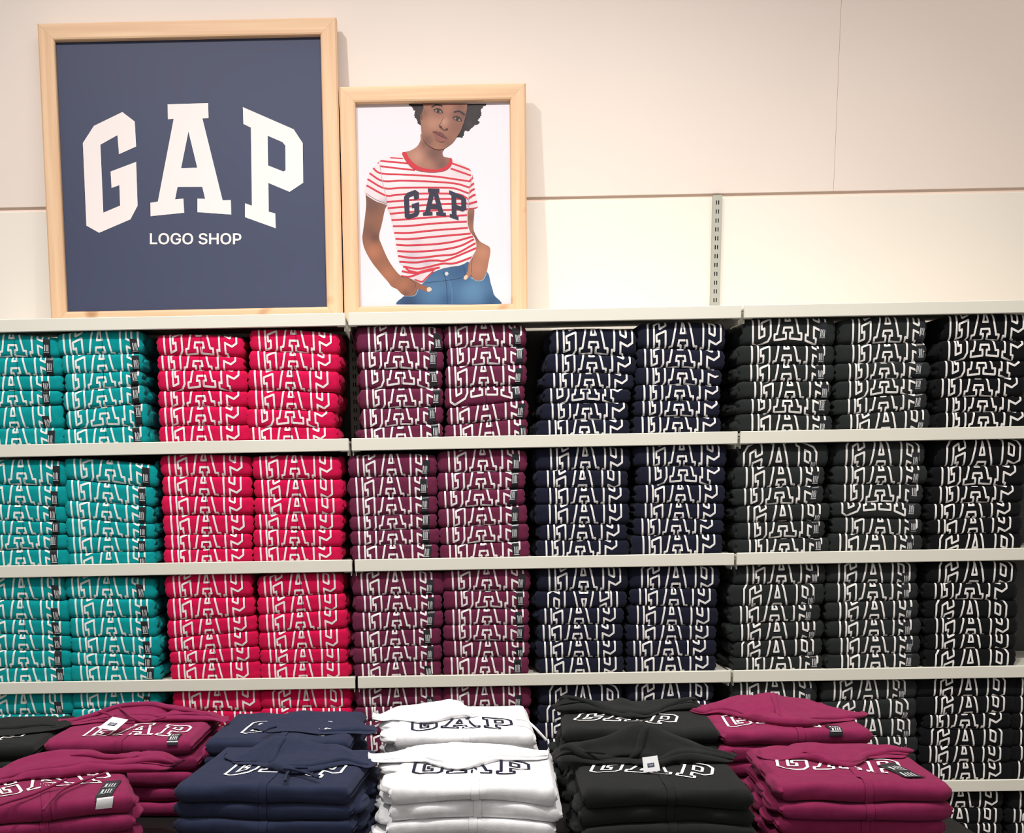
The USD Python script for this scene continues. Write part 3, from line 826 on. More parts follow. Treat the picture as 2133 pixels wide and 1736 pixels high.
arm_l = [(162, 790), (160, 870), (150, 970), (135, 1080), (128, 1150), (147, 1232), (200, 1330), (270, 1420), (330, 1490), (357, 1526), (402, 1550), (440, 1588), (482, 1604), (540, 1594), (566, 1548), (612, 1562), (650, 1572), (676, 1552), (650, 1533), (600, 1513), (560, 1490), (500, 1463), (430, 1440), (382, 1390), (330, 1310), (282, 1200), (260, 1128), (282, 1030), (306, 920), (320, 870), (240, 840)]
pr_.add(arm_l, (0, 0, 0), grad=blend((146, 94, 72), (200, 870, 70, (112, 76, 66)), (180, 1080, 50, (120, 80, 66)), (215, 1250, 45, (178, 112, 84)), (330, 1430, 50, (172, 110, 84)), (450, 1520, 40, (166, 106, 82)), (230, 1135, 26, (104, 68, 58)), (540, 1540, 30, (140, 90, 72)), (470, 1590, 24, (120, 78, 64))))
pr_.add([(638, 1552), (642, 1538), (664, 1534), (678, 1552), (662, 1568), (644, 1568)], (226, 196, 178))
pr_.line([(500, 1470), (545, 1500), (548, 1535)], 4, (98, 62, 52))
arm_r = [(966, 900), (960, 1000), (966, 1050), (986, 1100), (1012, 1130), (1030, 1182), (1024, 1240), (1000, 1292), (972, 1342), (960, 1410), (930, 1456), (946, 1476), (986, 1440), (990, 1420), (1002, 1460), (1040, 1480), (1082, 1470), (1112, 1410), (1126, 1340), (1140, 1260), (1136, 1216), (1096, 1190), (1056, 1165), (1020, 1108), (1006, 1050), (1012, 900)]
pr_.add(arm_r, (0, 0, 0), grad=blend((160, 108, 86), (985, 980, 40, (124, 84, 72)), (1030, 1130, 30, (110, 74, 64)), (1080, 1260, 50, (188, 128, 102)), (1040, 1380, 50, (180, 122, 98)), (960, 1420, 26, (170, 116, 94))))
pr_.add([(930, 1462), (938, 1444), (958, 1436), (962, 1456), (946, 1474)], (222, 196, 178))
pr_.line([(1000, 1300), (992, 1360), (992, 1420)], 4, (112, 72, 60))
shirt = [(446, 476), (392, 486), (330, 505), (265, 535), (225, 580), (190, 622), (166, 690), (152, 752), (156, 796), (235, 850), (318, 880), (322, 905), (350, 960), (370, 1060), (385, 1130), (395, 1210), (410, 1290), (420, 1335), (447, 1365), (445, 1395), (425, 1440), (480, 1455), (540, 1475), (600, 1495), (640, 1460), (682, 1420), (722, 1400), (800, 1375), (900, 1360), (960, 1330), (1000, 1282), (1030, 1230), (1024, 1180), (1000, 1120), (970, 1080), (955, 1020), (966, 922), (1040, 900), (1030, 840), (1016, 760), (1006, 680), (986, 610), (930, 566), (870, 540), (832, 520), (826, 566), (790, 603), (705, 622), (610, 606), (530, 572), (480, 530)]
SH = Polygon(Print.curve(shirt, 4)).buffer(0)
pr_.add(SH, (0, 0, 0), grad=blend((232, 216, 220), (400, 620, 90, (244, 234, 238)), (300, 860, 26, (196, 178, 186)), (330, 960, 36, (206, 190, 198)), (960, 900, 36, (214, 196, 204)), (520, 1300, 50, (204, 190, 202)), (760, 1180, 60, (222, 208, 216)), (640, 1340, 36, (200, 184, 196)), (940, 1260, 50, (244, 232, 236)), (560, 1180, 40, (214, 200, 208)), (900, 620, 40, (222, 204, 210)), (580, 1450, 30, (214, 198, 206))), step=22)
RED = (206, 52, 70)
stripes = [[(350, 508), (450, 514)], [(240, 545), (262, 550)], [(262, 530), (350, 540), (490, 552)], [(268, 574), (400, 590), (545, 606)], [(835, 552), (900, 574), (995, 610)],
           [(206, 580), (275, 630), (450, 640), (700, 655), (870, 678), (978, 694)], [(826, 592), (900, 618), (986, 648)], [(185, 628), (290, 690), (450, 688), (700, 697), (870, 712), (972, 742)],
           [(170, 675), (305, 748), (450, 743), (700, 742), (850, 748), (962, 786)], [(163, 725), (315, 805), (400, 799), (600, 790), (800, 790), (900, 798), (955, 826)],
           [(322, 856), (500, 842), (700, 832), (950, 832)], [(330, 905), (500, 892), (700, 875), (958, 868)], [(345, 950), (500, 936), (700, 922), (958, 914), (1040, 902)],
           [(355, 1000), (500, 991), (700, 975), (960, 960)], [(370, 1048), (500, 1045), (700, 1026), (962, 1010)], [(380, 1100), (500, 1100), (700, 1080), (972, 1060)],
           [(390, 1148), (500, 1150), (700, 1131), (985, 1106)], [(395, 1195), (500, 1200), (700, 1190), (850, 1170), (1005, 1128)], [(405, 1245), (550, 1250), (750, 1235), (900, 1205), (1012, 1150)],
           [(410, 1285), (550, 1300), (750, 1280), (870, 1265), (1028, 1180)], [(420, 1330), (550, 1336), (650, 1322), (720, 1320), (800, 1316), (1032, 1220)], [(450, 1368), (560, 1386), (650, 1372), (760, 1346), (860, 1342), (1000, 1292)],
           [(435, 1405), (540, 1420), (640, 1396), (740, 1376)], [(430, 1445), (500, 1450), (600, 1415), (700, 1392)], [(540, 1474), (600, 1490), (640, 1455), (690, 1408)], [(470, 1378), (500, 1402), (560, 1416)],
           [(975, 694), (1000, 664), (1012, 660)], [(970, 742), (1000, 716), (1016, 706)], [(965, 790), (995, 762), (1020, 752)], [(958, 836), (1000, 806), (1026, 796)], [(960, 874), (1000, 862), (1036, 852)]]
for k_, s_ in enumerate(stripes):
    pr_.line(s_, 14 if k_ not in (0, 1) else 9, RED, SH)
pr_.line([(322, 880), (312, 800), (290, 700), (268, 560)], 4, (198, 176, 186), SH)
pr_.line([(158, 786), (236, 836), (318, 866)], 4, (190, 170, 180), SH)
pr_.line([(966, 920), (972, 780), (1000, 640)], 4, (196, 172, 182), SH)
for L in WORD:
    pr_.add(affinity.affine_transform(L, [0.452, 0.0, 0.02, 0.392, 458 - 47 * 0.452, 750 - 55 * 0.392 - 9]), (44, 44, 66), smooth=False)
collar = Polygon(Print.curve([(444, 476), (482, 546), (540, 600), (640, 622), (720, 622), (790, 606), (832, 566), (837, 520), (818, 512), (810, 548), (778, 582), (720, 599), (640, 596), (562, 570), (502, 515), (474, 466)], 4)).buffer(0)
pr_.add(collar, (202, 44, 58))
face = [(640, 60), (612, 125), (594, 172), (586, 206), (592, 248), (598, 318), (612, 368), (640, 404), (682, 432), (725, 446), (766, 441), (800, 421), (842, 389), (872, 349), (902, 304), (920, 258), (936, 208), (950, 150), (954, 100), (950, 60)]
pr_.add(face, (0, 0, 0), grad=blend((150, 100, 82), (690, 240, 50, (178, 126, 104)), (775, 225, 26, (190, 140, 118)), (880, 270, 40, (134, 88, 74)), (640, 380, 34, (118, 78, 66)), (720, 415, 30, (158, 106, 88)), (800, 390, 30, (130, 86, 72)), (780, 120, 50, (164, 112, 94)), (920, 180, 26, (112, 72, 62)), (612, 160, 24, (128, 84, 70)), (870, 180, 28, (124, 80, 68)), (728, 140, 30, (140, 92, 76)), (900, 100, 30, (120, 78, 66))), step=11)
pr_.add([(586, 180), (598, 168), (606, 190), (602, 214), (592, 212)], (112, 72, 60))
pr_.line([(680, 112), (715, 96), (756, 104)], 13, (44, 28, 26), taper=True)
pr_.line([(856, 152), (895, 148), (932, 172)], 14, (44, 28, 26), taper=True)
for ex, ey, rot in ((728, 146, 14), (878, 208, 20)):
    eye = affinity.rotate(Polygon(Print.curve([(ex - 29, ey), (ex - 9, ey - 10), (ex + 14, ey - 9), (ex + 30, ey + 3), (ex + 9, ey + 10), (ex - 14, ey + 8)])), rot, origin=(ex, ey))
    pr_.add(eye.buffer(5), (72, 44, 40))
    pr_.add(eye.buffer(-1), (150, 126, 118))
    c_ = LineString([(ex, ey - 1), (ex, ey + 1)]).buffer(11).intersection(eye)
    pr_.add(c_, (28, 18, 18), smooth=False)
    pr_.line(list(affinity.rotate(LineString([(ex - 36, ey - 3), (ex - 8, ey - 17), (ex + 18, ey - 15), (ex + 36, ey + 2)]), rot, origin=(ex, ey)).coords), 8, (34, 22, 22), taper=True)
pr_.line([(770, 190), (746, 240), (732, 256)], 5, (128, 84, 68), taper=True)
pr_.add([(734, 258), (744, 268), (760, 274), (776, 288), (792, 286), (806, 280), (800, 294), (776, 300), (752, 286), (736, 272)], (108, 66, 56))
pr_.add([(738, 258), (752, 262), (758, 274), (746, 276)], (58, 34, 32))
pr_.add([(786, 282), (802, 280), (802, 292), (788, 294)], (58, 34, 32))
pr_.add([(684, 306), (712, 300), (730, 308), (742, 306), (770, 326), (798, 358), (768, 352), (738, 338), (710, 322)], (110, 60, 58))
pr_.add([(688, 310), (712, 324), (740, 340), (770, 354), (794, 362), (776, 380), (746, 380), (716, 358), (696, 334)], (146, 84, 80))
pr_.line([(686, 308), (714, 322), (740, 338), (770, 352), (797, 360)], 5, (62, 34, 34), taper=True)
pr_.line([(706, 366), (744, 388), (772, 386)], 5, (120, 80, 68), taper=True)
path = numbered(t2 + '/printed_figure')
pv = np.vstack(pr_.V)
pm = usdkit.mesh(stage, path, trimesh.Trimesh(pv, np.vstack(pr_.F), process=False), M['picture'])
UsdGeom.PrimvarsAPI(pm).CreatePrimvar('col', Sdf.ValueTypeNames.Color3fArray, 'vertex').Set(Vt.Vec3fArray.FromNumpy(np.vstack(pr_.C).astype(np.float32)))

# ------------------------------------------------------------------ display table with folded zip hoodies
TABLE_Z = 1.007
t = thing('display_table', (0.16, -1.0, 0.0), 'dark display table carrying the folded zip hoodies, mostly hidden below them', 'table')
part(t, 'tabletop', bevel_box(-0.95, 0.95, -0.52, 0.36, TABLE_Z - 0.03, TABLE_Z, 0.003), M['table'])
for sx in (-1, 1):
    for yy in (-0.47, 0.31):
        part(t, 'leg', bevel_box(sx * 0.90 - 0.025, sx * 0.90 + 0.025, yy - 0.025, yy + 0.025, 0.0, TABLE_Z - 0.03, 0.003), M['table'])
part(t, 'apron', boxm(-0.88, 0.88, -0.46, -0.44, TABLE_Z - 0.10, TABLE_Z - 0.03), M['table'])


def hood_mesh(ridge, rim, yr, zt, seed, back=0.075, ns=84, dip=0.0):
    """A hood lying on the folded garment: rolled hem at the front (rim: x, y), ridge behind it (x, z), falling away at the back."""
    ridge, rim = np.array(ridge, float), np.array(rim, float)
    s = np.linspace(0, 1, ns)
    s_ = s
    tr = (ridge[:, 0] - ridge[0, 0]) / (ridge[-1, 0] - ridge[0, 0])
    tm = (rim[:, 0] - rim[0, 0]) / (rim[-1, 0] - rim[0, 0])
    rx = ridge[0, 0] + s * (ridge[-1, 0] - ridge[0, 0])
    rz = np.interp(s, tr, ridge[:, 1])
    mx = rim[0, 0] + s * (rim[-1, 0] - rim[0, 0])
    my = np.interp(s, tm, rim[:, 1])
    k = np.array([1, 2, 3, 2, 1]) / 9.0
    for _ in range(2):
        rz[2:-2] = np.convolve(rz, k, 'valid')
        my[2:-2] = np.convolve(my, k, 'valid')
    my = my + dip * (0.45 - np.exp(-((s - 0.5) / 0.20) ** 2))        # the neck droops forward in the middle
    my = np.minimum(my, yr - 0.045)
    V = []
    nt = 0
    for i in range(ns):
        end = min(1.0, max(0.0, min(s[i], 1 - s[i]) / 0.07) ** 0.38)
        z = max(rz[i], zt + 0.006)
        d = z - zt
        e = min(1.0, d / 0.03) * (0.35 + 0.65 * end)
        y0 = my[i] + (1 - end) * 0.03
        d *= 0.25 + 0.75 * end
        we = min(1.0, min(s[i], 1 - s[i]) / 0.28)
        we = 0.22 + 0.78 * we * we * (3 - 2 * we)
        gy = max(0.028, (yr - y0) * we)
        yr_ = y0 + gy
        bk = back * (0.35 + 0.65 * we)
        sec = np.array([(0, y0 + 0.016, -0.003), (0, y0 + 0.004, 0.000), (0, y0 - 0.002, 0.008 * e), (0.02, y0 + 0.003, 0.0165 * e), (0.06, y0 + 0.014, 0.0175 * e),
                        (0.16, y0 + 0.022, 0.013 * e + 0.06 * d), (0.35, y0 + 0.40 * gy, 0.30 * d + 0.010 * e), (0.7, y0 + 0.72 * gy, 0.78 * d), (0.95, y0 + 0.92 * gy, 0.97 * d), (1.0, yr_ + 0.10 * bk, d),
                        (1.0, yr_ + 0.45 * bk, 0.80 * d), (1.0, yr_ + bk * 0.75, 0.40 * d), (1.0, yr_ + bk, -0.002)])
        Q = np.vstack([2 * sec[0] - sec[1], sec, 2 * sec[-1] - sec[-2]])
        out = []
        for j in range(1, len(Q) - 2):
            for t_ in np.linspace(0, 1, 4, endpoint=False):
                a, b, c, d_ = Q[j - 1], Q[j], Q[j + 1], Q[j + 2]
                out.append(0.5 * (2 * b + (c - a) * t_ + (2 * a - 5 * b + 4 * c - d_) * t_ * t_ + (3 * b - a - 3 * c + d_) * t_ ** 3))
        out.append(sec[-1])
        out = np.array(out)
        nt = len(out)
        x = mx[i] + (rx[i] - mx[i]) * out[:, 0]
        V.append(np.stack([x, out[:, 1], zt + out[:, 2]], 1))
    V = np.array(V)
    t_ = np.linspace(0, 1, nt)[None, :]
    env = np.clip((V[..., 2] - zt - 0.002) / 0.02, 0, 1)
    p = np.stack([V[..., 0] * 9 + V[..., 1] * 5, V[..., 1] * 22 - V[..., 0] * 7, np.full_like(V[..., 0], seed * 2.3)], -1)
    n = meshkit.fbm(p, 3, seed) - 0.5
    crease = 1 - np.abs(2 * meshkit.noise(np.stack([V[..., 0] * 7 - V[..., 1] * 6, V[..., 1] * 13 + V[..., 0] * 5, np.full_like(V[..., 0], seed * 5.1)], -1), seed + 7) - 1)
    V[..., 2] += env * (n * 0.020 - 0.012 * crease ** 5)
    V[..., 1] += env * (n * 0.012)
    V[..., 2] = np.maximum(V[..., 2], zt - 0.003)
    grid = V.copy()
    F = []
    for i in range(ns - 1):
        for j in range(nt - 1):
            a = i * nt + j
            F += [(a, a + nt, a + nt + 1), (a, a + nt + 1, a + 1)]
        a, b = i * nt, i * nt + nt - 1
        F += [(a, b + nt, a + nt), (a, b, b + nt)]
    for row, fl in ((0, 1), (ns - 1, -1)):
        for j in range(1, nt - 1):
            F.append((row * nt, row * nt + j, row * nt + j + 1)[::fl])
    return trimesh.Trimesh(V.reshape(-1, 3), np.array(F)[:, ::1], process=False), grid


def hood_roll(grid, path, r):
    """A rolled hem lying over a hood: path of (s, t) over the hood's surface, a soft tube that thins out at both ends."""
    ns, nt = grid.shape[:2]
    P = np.array(path, float)
    k = np.linspace(0, 1, 40)
    q = np.linspace(0, 1, len(P))
    s_ = np.interp(k, q, P[:, 0]) * (ns - 1)
    t_ = np.interp(k, q, P[:, 1]) * (nt - 1)
    ker = np.ones(7) / 7
    s_[3:-3], t_[3:-3] = np.convolve(s_, ker, 'valid'), np.convolve(t_, ker, 'valid')
    i, j = np.clip(s_.astype(int), 0, ns - 2), np.clip(t_.astype(int), 0, nt - 2)
    a, b = (s_ - i)[:, None], (t_ - j)[:, None]
    C = grid[i, j] * (1 - a) * (1 - b) + grid[i + 1, j] * a * (1 - b) + grid[i, j + 1] * (1 - a) * b + grid[i + 1, j + 1] * a * b
    for c in range(3):
        C[2:-2, c] = np.convolve(C[:, c], np.ones(5) / 5, 'valid')
    m = tube(C, 1.0, n=10, steps=2)
    V = m.vertices.copy()
    n = (len(V) - 2) // 10
    cen = np.vstack([np.repeat(V[:-2].reshape(n, 10, 3).mean(1), 10, 0), V[-2:]])
    rr = r * np.sin(np.clip(np.linspace(0, 1, n), 0.0, 1.0) * math.pi) ** 0.45
    rr = np.maximum(np.concatenate([np.repeat(rr, 10), [0, 0]]), 0)
    nz = meshkit.noise(cen * 40, 5)
    V = cen + (V - cen) * (rr * (0.8 + 0.4 * nz))[:, None] * [1, 1.15, 0.8]
    return trimesh.Trimesh(V, m.faces, process=False)


DIP = {'S4': 0.03, 'S5': 0.05, 'S6': 0.045, 'S7': 0.06, 'S8': 0.06, 'S9': 0.06, 'S10': 0.05, 'S11': 0.06}
ROLLS = {
 'S1': [([(0.1, 0.5), (0.9, 0.55)], 0.007)],
 'S2': [([(0.02, 0.55), (0.3, 0.70), (0.6, 0.72), (0.98, 0.55)], 0.008), ([(0.3, 0.36), (0.55, 0.42), (0.9, 0.58)], 0.006)],
 'S3': [([(0.05, 0.42), (0.4, 0.36), (0.7, 0.45), (0.9, 0.66), (0.985, 0.6)], 0.009), ([(0.45, 0.62), (0.62, 0.66), (0.8, 0.72)], 0.007)],
 'S4': [([(0.5, 0.42), (0.8, 0.40), (0.99, 0.5)], 0.009)],
 'S5': [([(0.42, 0.40), (0.7, 0.42), (0.97, 0.55)], 0.008), ([(0.30, 0.40), (0.34, 0.55), (0.42, 0.68)], 0.006)],
 'S6': [([(0.01, 0.5), (0.2, 0.38), (0.5, 0.42)], 0.008)],
 'S7': [([(0.02, 0.5), (0.25, 0.36), (0.5, 0.40)], 0.008), ([(0.5, 0.40), (0.8, 0.42), (0.98, 0.55)], 0.007)],
 'S8': [([(0.02, 0.70), (0.25, 0.50), (0.5, 0.36), (0.75, 0.50), (0.98, 0.72)], 0.010), ([(0.1, 0.40), (0.4, 0.32)], 0.007)],
 'S9': [([(0.03, 0.66), (0.15, 0.48), (0.35, 0.40)], 0.009), ([(0.5, 0.34), (0.75, 0.38), (0.98, 0.5)], 0.009), ([(0.40, 0.40), (0.46, 0.58), (0.5, 0.70)], 0.007)],
 'S10': [([(0.01, 0.62), (0.10, 0.42), (0.30, 0.34)], 0.010), ([(0.62, 0.32), (0.85, 0.42), (0.99, 0.6)], 0.009), ([(0.46, 0.42), (0.48, 0.6), (0.5, 0.70)], 0.005)],
 'S11': [([(0.42, 0.36), (0.7, 0.50), (0.97, 0.66)], 0.008), ([(0.5, 0.30), (0.8, 0.38), (0.98, 0.5)], 0.007)],
}

# name: colour, where, centre x, front y, bottom z of the uppermost garment, width, turn in degrees, lettering (x, distance behind the fold, turn, bend), hood ridge, hood rim, arch of the seams, number below, side on which the sleeves show
HOODIES = {
 'S1': dict(col='black', what='far left black stack in back row', x=-0.655, y=-1.03, z=1.122, w=0.25, yaw=0, let=(-0.672, 0.085, -4, 0.0), arch=0.0, side=1,
   rim=[[-0.668, -0.952], [-0.616, -0.948], [-0.591, -0.942], [-0.569, -0.926], [-0.529, -0.908], [-0.507, -0.866]], ridge=[[-0.719, 1.150], [-0.662, 1.152], [-0.635, 1.154], [-0.581, 1.157], [-0.536, 1.162], [-0.518, 1.160]]),
 'S2': dict(col='maroon', what='left maroon stack in back row', x=-0.385, y=-1.0, z=1.122, w=0.269, yaw=-2, let=(-0.366, 0.080, -2, 0.0), arch=0.0, side=1,
   rim=[[-0.529, -0.867], [-0.52, -0.862], [-0.464, -0.838], [-0.397, -0.834], [-0.342, -0.838], [-0.28, -0.819], [-0.229, -0.842], [-0.206, -0.871]], ridge=[[-0.553, 1.146], [-0.542, 1.153], [-0.485, 1.163], [-0.422, 1.174], [-0.379, 1.179], [-0.322, 1.176], [-0.247, 1.167], [-0.221, 1.158], [-0.214, 1.150]]),
 'S3': dict(col='maroon', what='left maroon stack in front row', x=-0.397, y=-1.391, z=1.113, w=0.265, yaw=18, let=(-0.385, 0.125, 9, 0.0), arch=0.0, side=1,
   rim=[[-0.545, -1.305], [-0.502, -1.277], [-0.472, -1.250], [-0.41, -1.243], [-0.358, -1.214], [-0.314, -1.184], [-0.272, -1.155], [-0.246, -1.165]], ridge=[[-0.568, 1.147], [-0.535, 1.153], [-0.492, 1.163], [-0.437, 1.168], [-0.405, 1.169], [-0.383, 1.171], [-0.368, 1.167], [-0.328, 1.167], [-0.289, 1.174], [-0.259, 1.174], [-0.242, 1.164], [-0.236, 1.154]]),
 'S4': dict(col='navy', what='navy stack in back row', x=-0.094, y=-0.993, z=1.115, w=0.264, yaw=-4, let=(-0.078, 0.110, -8, 0.0), arch=0.0, side=1,
   rim=[[-0.125, -0.946], [-0.092, -0.927], [-0.057, -0.923], [-0.01, -0.931], [0.036, -0.949], [0.076, -0.968], [0.09, -0.960]], ridge=[[-0.155, 1.142], [-0.149, 1.144], [-0.112, 1.148], [-0.094, 1.152], [-0.069, 1.158], [-0.046, 1.154], [-0.029, 1.148], [0.025, 1.144], [0.064, 1.140], [0.08, 1.136]]),
 'S5': dict(col='navy', what='navy stack in front row', x=-0.082, y=-1.309, z=1.113, w=0.278, yaw=-8, let=(-0.066, 0.112, -4, 0.0), arch=0.0, side=1,
   rim=[[-0.153, -1.185], [-0.11, -1.195], [-0.075, -1.215], [-0.042, -1.222], [0.008, -1.212], [0.052, -1.200], [0.086, -1.233], [0.097, -1.230]], ridge=[[-0.171, 1.146], [-0.151, 1.150], [-0.127, 1.156], [-0.108, 1.164], [-0.083, 1.174], [-0.063, 1.175], [-0.033, 1.168], [-0.002, 1.160], [0.06, 1.152], [0.079, 1.148], [0.090, 1.143]]),
 'S6': dict(col='white', what='white stack in back row', x=0.2525, y=-0.987, z=1.122, w=0.255, yaw=-1, let=(0.2485, 0.082, -1, 0.0), arch=0.009, side=-1,
   rim=[[0.076, -0.875], [0.102, -0.885], [0.116, -0.872], [0.188, -0.869], [0.254, -0.867], [0.286, -0.865]], ridge=[[0.076, 1.150], [0.084, 1.156], [0.096, 1.158], [0.176, 1.169], [0.258, 1.182], [0.265, 1.179], [0.277, 1.160], [0.286, 1.150]]),
 'S7': dict(col='white', what='white stack in front row', x=0.252, y=-1.331, z=1.113, w=0.255, yaw=-4, let=(0.2465, 0.122, -1, 0.0), arch=0.010, side=-1,
   rim=[[0.082, -1.170], [0.121, -1.165], [0.175, -1.170], [0.215, -1.195], [0.245, -1.195], [0.307, -1.180], [0.366, -1.180], [0.390, -1.175]], ridge=[[0.080, 1.145], [0.089, 1.150], [0.132, 1.153], [0.195, 1.162], [0.224, 1.166], [0.257, 1.167], [0.312, 1.161], [0.374, 1.156], [0.389, 1.150], [0.395, 1.145]]),
 'S8': dict(col='black', what='right black stack in back row', x=0.578, y=-0.975, z=1.122, w=0.28, yaw=-6, let=(0.557, 0.100, -13, 0.0), arch=0.0, side=-1,
   rim=[[0.444, -0.80], [0.452, -0.80], [0.51, -0.820], [0.559, -0.855], [0.623, -0.845], [0.697, -0.820], [0.727, -0.80]], ridge=[[0.442, 1.172], [0.445, 1.184], [0.454, 1.19], [0.501, 1.178], [0.562, 1.166], [0.572, 1.172], [0.58, 1.173], [0.611, 1.157], [0.664, 1.165], [0.717, 1.182], [0.726, 1.181], [0.731, 1.169]]),
 'S9': dict(col='black', what='black stack in front row', x=0.5475, y=-1.372, z=1.113, w=0.25, yaw=-3, let=(0.540, 0.132, -15, 0.0), arch=0.008, side=-1,
   rim=[[0.400, -1.145], [0.421, -1.150], [0.467, -1.150], [0.519, -1.195], [0.562, -1.205], [0.626, -1.195], [0.681, -1.198], [0.693, -1.198]], ridge=[[0.396, 1.170], [0.402, 1.18], [0.408, 1.183], [0.473, 1.184], [0.507, 1.19], [0.537, 1.201], [0.554, 1.2], [0.586, 1.187], [0.617, 1.175], [0.668, 1.160], [0.699, 1.150], [0.708, 1.145]]),
 'S10': dict(col='maroon', what='right maroon stack in back row', x=0.86, y=-1.005, z=1.122, w=0.264, yaw=0, let=(0.842, 0.085, -8, 0.0), arch=0.0, side=-1,
   rim=[[0.703, -0.863], [0.71, -0.881], [0.755, -0.867], [0.763, -0.881], [0.811, -0.938], [0.881, -0.969], [0.962, -0.960], [1.000, -0.949]], ridge=[[0.705, 1.164], [0.714, 1.170], [0.726, 1.173], [0.768, 1.169], [0.828, 1.184], [0.86, 1.194], [0.898, 1.178], [0.969, 1.160], [1.018, 1.152], [1.034, 1.146]]),
 'S11': dict(col='maroon', what='right maroon stack in front row', x=0.853, y=-1.357, z=1.113, w=0.25, yaw=-4, let=(0.842, 0.126, -12, 0.0), arch=0.0, side=-1,
   rim=[[0.741, -1.185], [0.77, -1.190], [0.813, -1.21], [0.838, -1.22], [0.856, -1.225], [0.942, -1.190], [0.968, -1.200], [0.985, -1.200]], ridge=[[0.76, 1.146], [0.792, 1.150], [0.804, 1.155], [0.828, 1.169], [0.851, 1.170], [0.884, 1.156], [0.922, 1.155], [0.971, 1.155], [0.999, 1.148], [1.010, 1.145]]),
}
INK = {'black': 'ink', 'maroon': 'ink', 'navy': 'ink', 'white': 'ink_navy'}
LETTERCOL = {'black': 'white', 'maroon': 'white', 'navy': 'white', 'white': 'navy'}
TOP = {}
NTH = ['top', 'second', 'third', 'fourth', 'fifth']
for si, (sk, q) in enumerate(HOODIES.items()):
    col = q['col']
    mt = M['h_' + col]
    below = 4
    thick = (q['z'] - TABLE_Z) / below
    yaw = math.radians(q['yaw'])
    cs, sn = math.cos(yaw), math.sin(yaw)
    hw = q['w'] / 2
    rng = np.random.default_rng(700 + si)
    seams = []
    for lev in range(below + 2):
        z = q['z'] + 0.030 if lev == 0 else q['z'] - thick * (lev - 1)
        ar = q['arch'] if 0 < lev < below + 1 else 0.0
        if lev == below + 1:
            z, ar = TABLE_Z + 0.0004, 0.0
        base = seam_fun(-hw, z, hw, z, 900 + si * 7 + lev, 0.0028 if 0 < lev < below + 1 else (0.001 if lev == 0 else 0.0))
        seams.append(lambda x, f=base, a=ar, h=hw: f(x) + a * (0.55 - np.abs(np.asarray(x) / h) ** 1.5))
    for lev in range(below + 1):
        seed = 300 + si * 11 + lev
        jit = 0.0 if lev == 0 else rng.uniform(-0.006, 0.006)
        jy = 0.0 if lev == 0 else rng.uniform(-0.006, 0.004)
        zc0 = float(seams[lev + 1](np.array([0.0]))[0])
        origin = np.array([q['x'] + jit * cs - jy * sn, q['y'] + jit * sn + jy * cs, zc0])
        zt = lambda x, f=seams[lev], z=zc0, j=jit: f(x + j) - z - 0.0002
        zb = lambda x, f=seams[lev + 1], z=zc0, j=jit: f(x + j) - z + 0.0002
        wid = hw + (0 if lev == 0 else rng.uniform(-0.002, 0.005))
        sl = Slab(-wid, wid, zb, zt, 0.262, seed, nose=0.62 if lev == 0 else 0.5, power=0.72 if lev == 0 else 0.66, wob=0.006 if lev == 0 else 0.004, edge=0.014, emin=0.6)
        lab = '%s hoodie with %s outlined lettering, top of the %s' % (col, LETTERCOL[col], q['what']) if lev == 0 else '%s folded hoodie, %s from top of the %s' % (col, NTH[lev], q['what'])
        t = thing('folded_hoodie', origin, lab, 'hoodie', '%s hoodies folded on the table' % col, rot=yaw)
        part(t, 'body', sl.body(nu=34, nb=8, nf=17, bulge=0.005), mt, smooth=60)

        def local(P, origin=origin, cs=cs, sn=sn):
            P = np.array(P, float).copy()
            d = P - origin
            P[:, 0], P[:, 1], P[:, 2] = d[:, 0] * cs + d[:, 1] * sn, -d[:, 0] * sn + d[:, 1] * cs, d[:, 2]
            return P
        # zip placket: a raised double-stitched band over the fold
        xz = 0.004
        part(t, 'zip_placket', sl.patch(xz - 0.006, xz + 0.006, -sl.L, sl.L + 0.10, 5, 34, 0.0012), mt, smooth=True)
        for dx in (-0.006, 0.006):
            part(t, 'stitch_line', sl.patch(xz + dx - 0.0006, xz + dx + 0.0006, -sl.L, sl.L + 0.10, 2, 34, 0.0008), M['s_' + col], smooth=True)
        g = q['side']
        if lev > 0 or sk in ('S7', 'S6', 'S10', 'S11'):
            hh = float(np.mean(zt(np.zeros(1)) - zb(np.zeros(1)))) / 2
            for k in range(2 if col != 'white' else 2):
                rx = rng.uniform(0.026, 0.042) if col == 'white' else rng.uniform(0.012, 0.026)
                part(t, 'sleeve_fold', lump(g * (wid - 0.004), rng.uniform(0.05, 0.09) + k * 0.09, hh * 1.0, rx, rng.uniform(0.035, 0.055), hh * rng.uniform(0.8, 1.0), int(rng.integers(1, 90)), 1.6), mt, smooth=True)
        if lev == 0:
            lx, lw, lr, bend = q['let']
            dx_, dy_ = lx - origin[0], 0
            xc = dx_ * cs
            w = sl.word(xc, lw + sl.L - sl.r, 0.196, rot=math.radians(lr), wv=HWORD_V, wf=HWORD_F, off=0.0012, smax=0.26)
            part(t, 'letter_print', w, M[INK[col]])
            zt_world = q['z'] + 0.030
            yr = q['y'] + 0.205
            hm, grid = hood_mesh(q['ridge'], q['rim'], yr if sk != 'S3' else q['y'] + 0.225, zt_world, 40 + si, dip=DIP.get(sk, 0.0))
            hm.vertices = local(hm.vertices)
            h = part(t, 'hood', hm, mt, smooth=True)
            for path_, r_ in ROLLS.get(sk, []):
                rm = hood_roll(grid, path_, r_)
                rm.vertices = local(rm.vertices)
                part(h, 'rolled_hem', rm, mt, smooth=True)
            TOP[sk] = (t, sl, local, origin, zt_world, mt, (cs, sn))


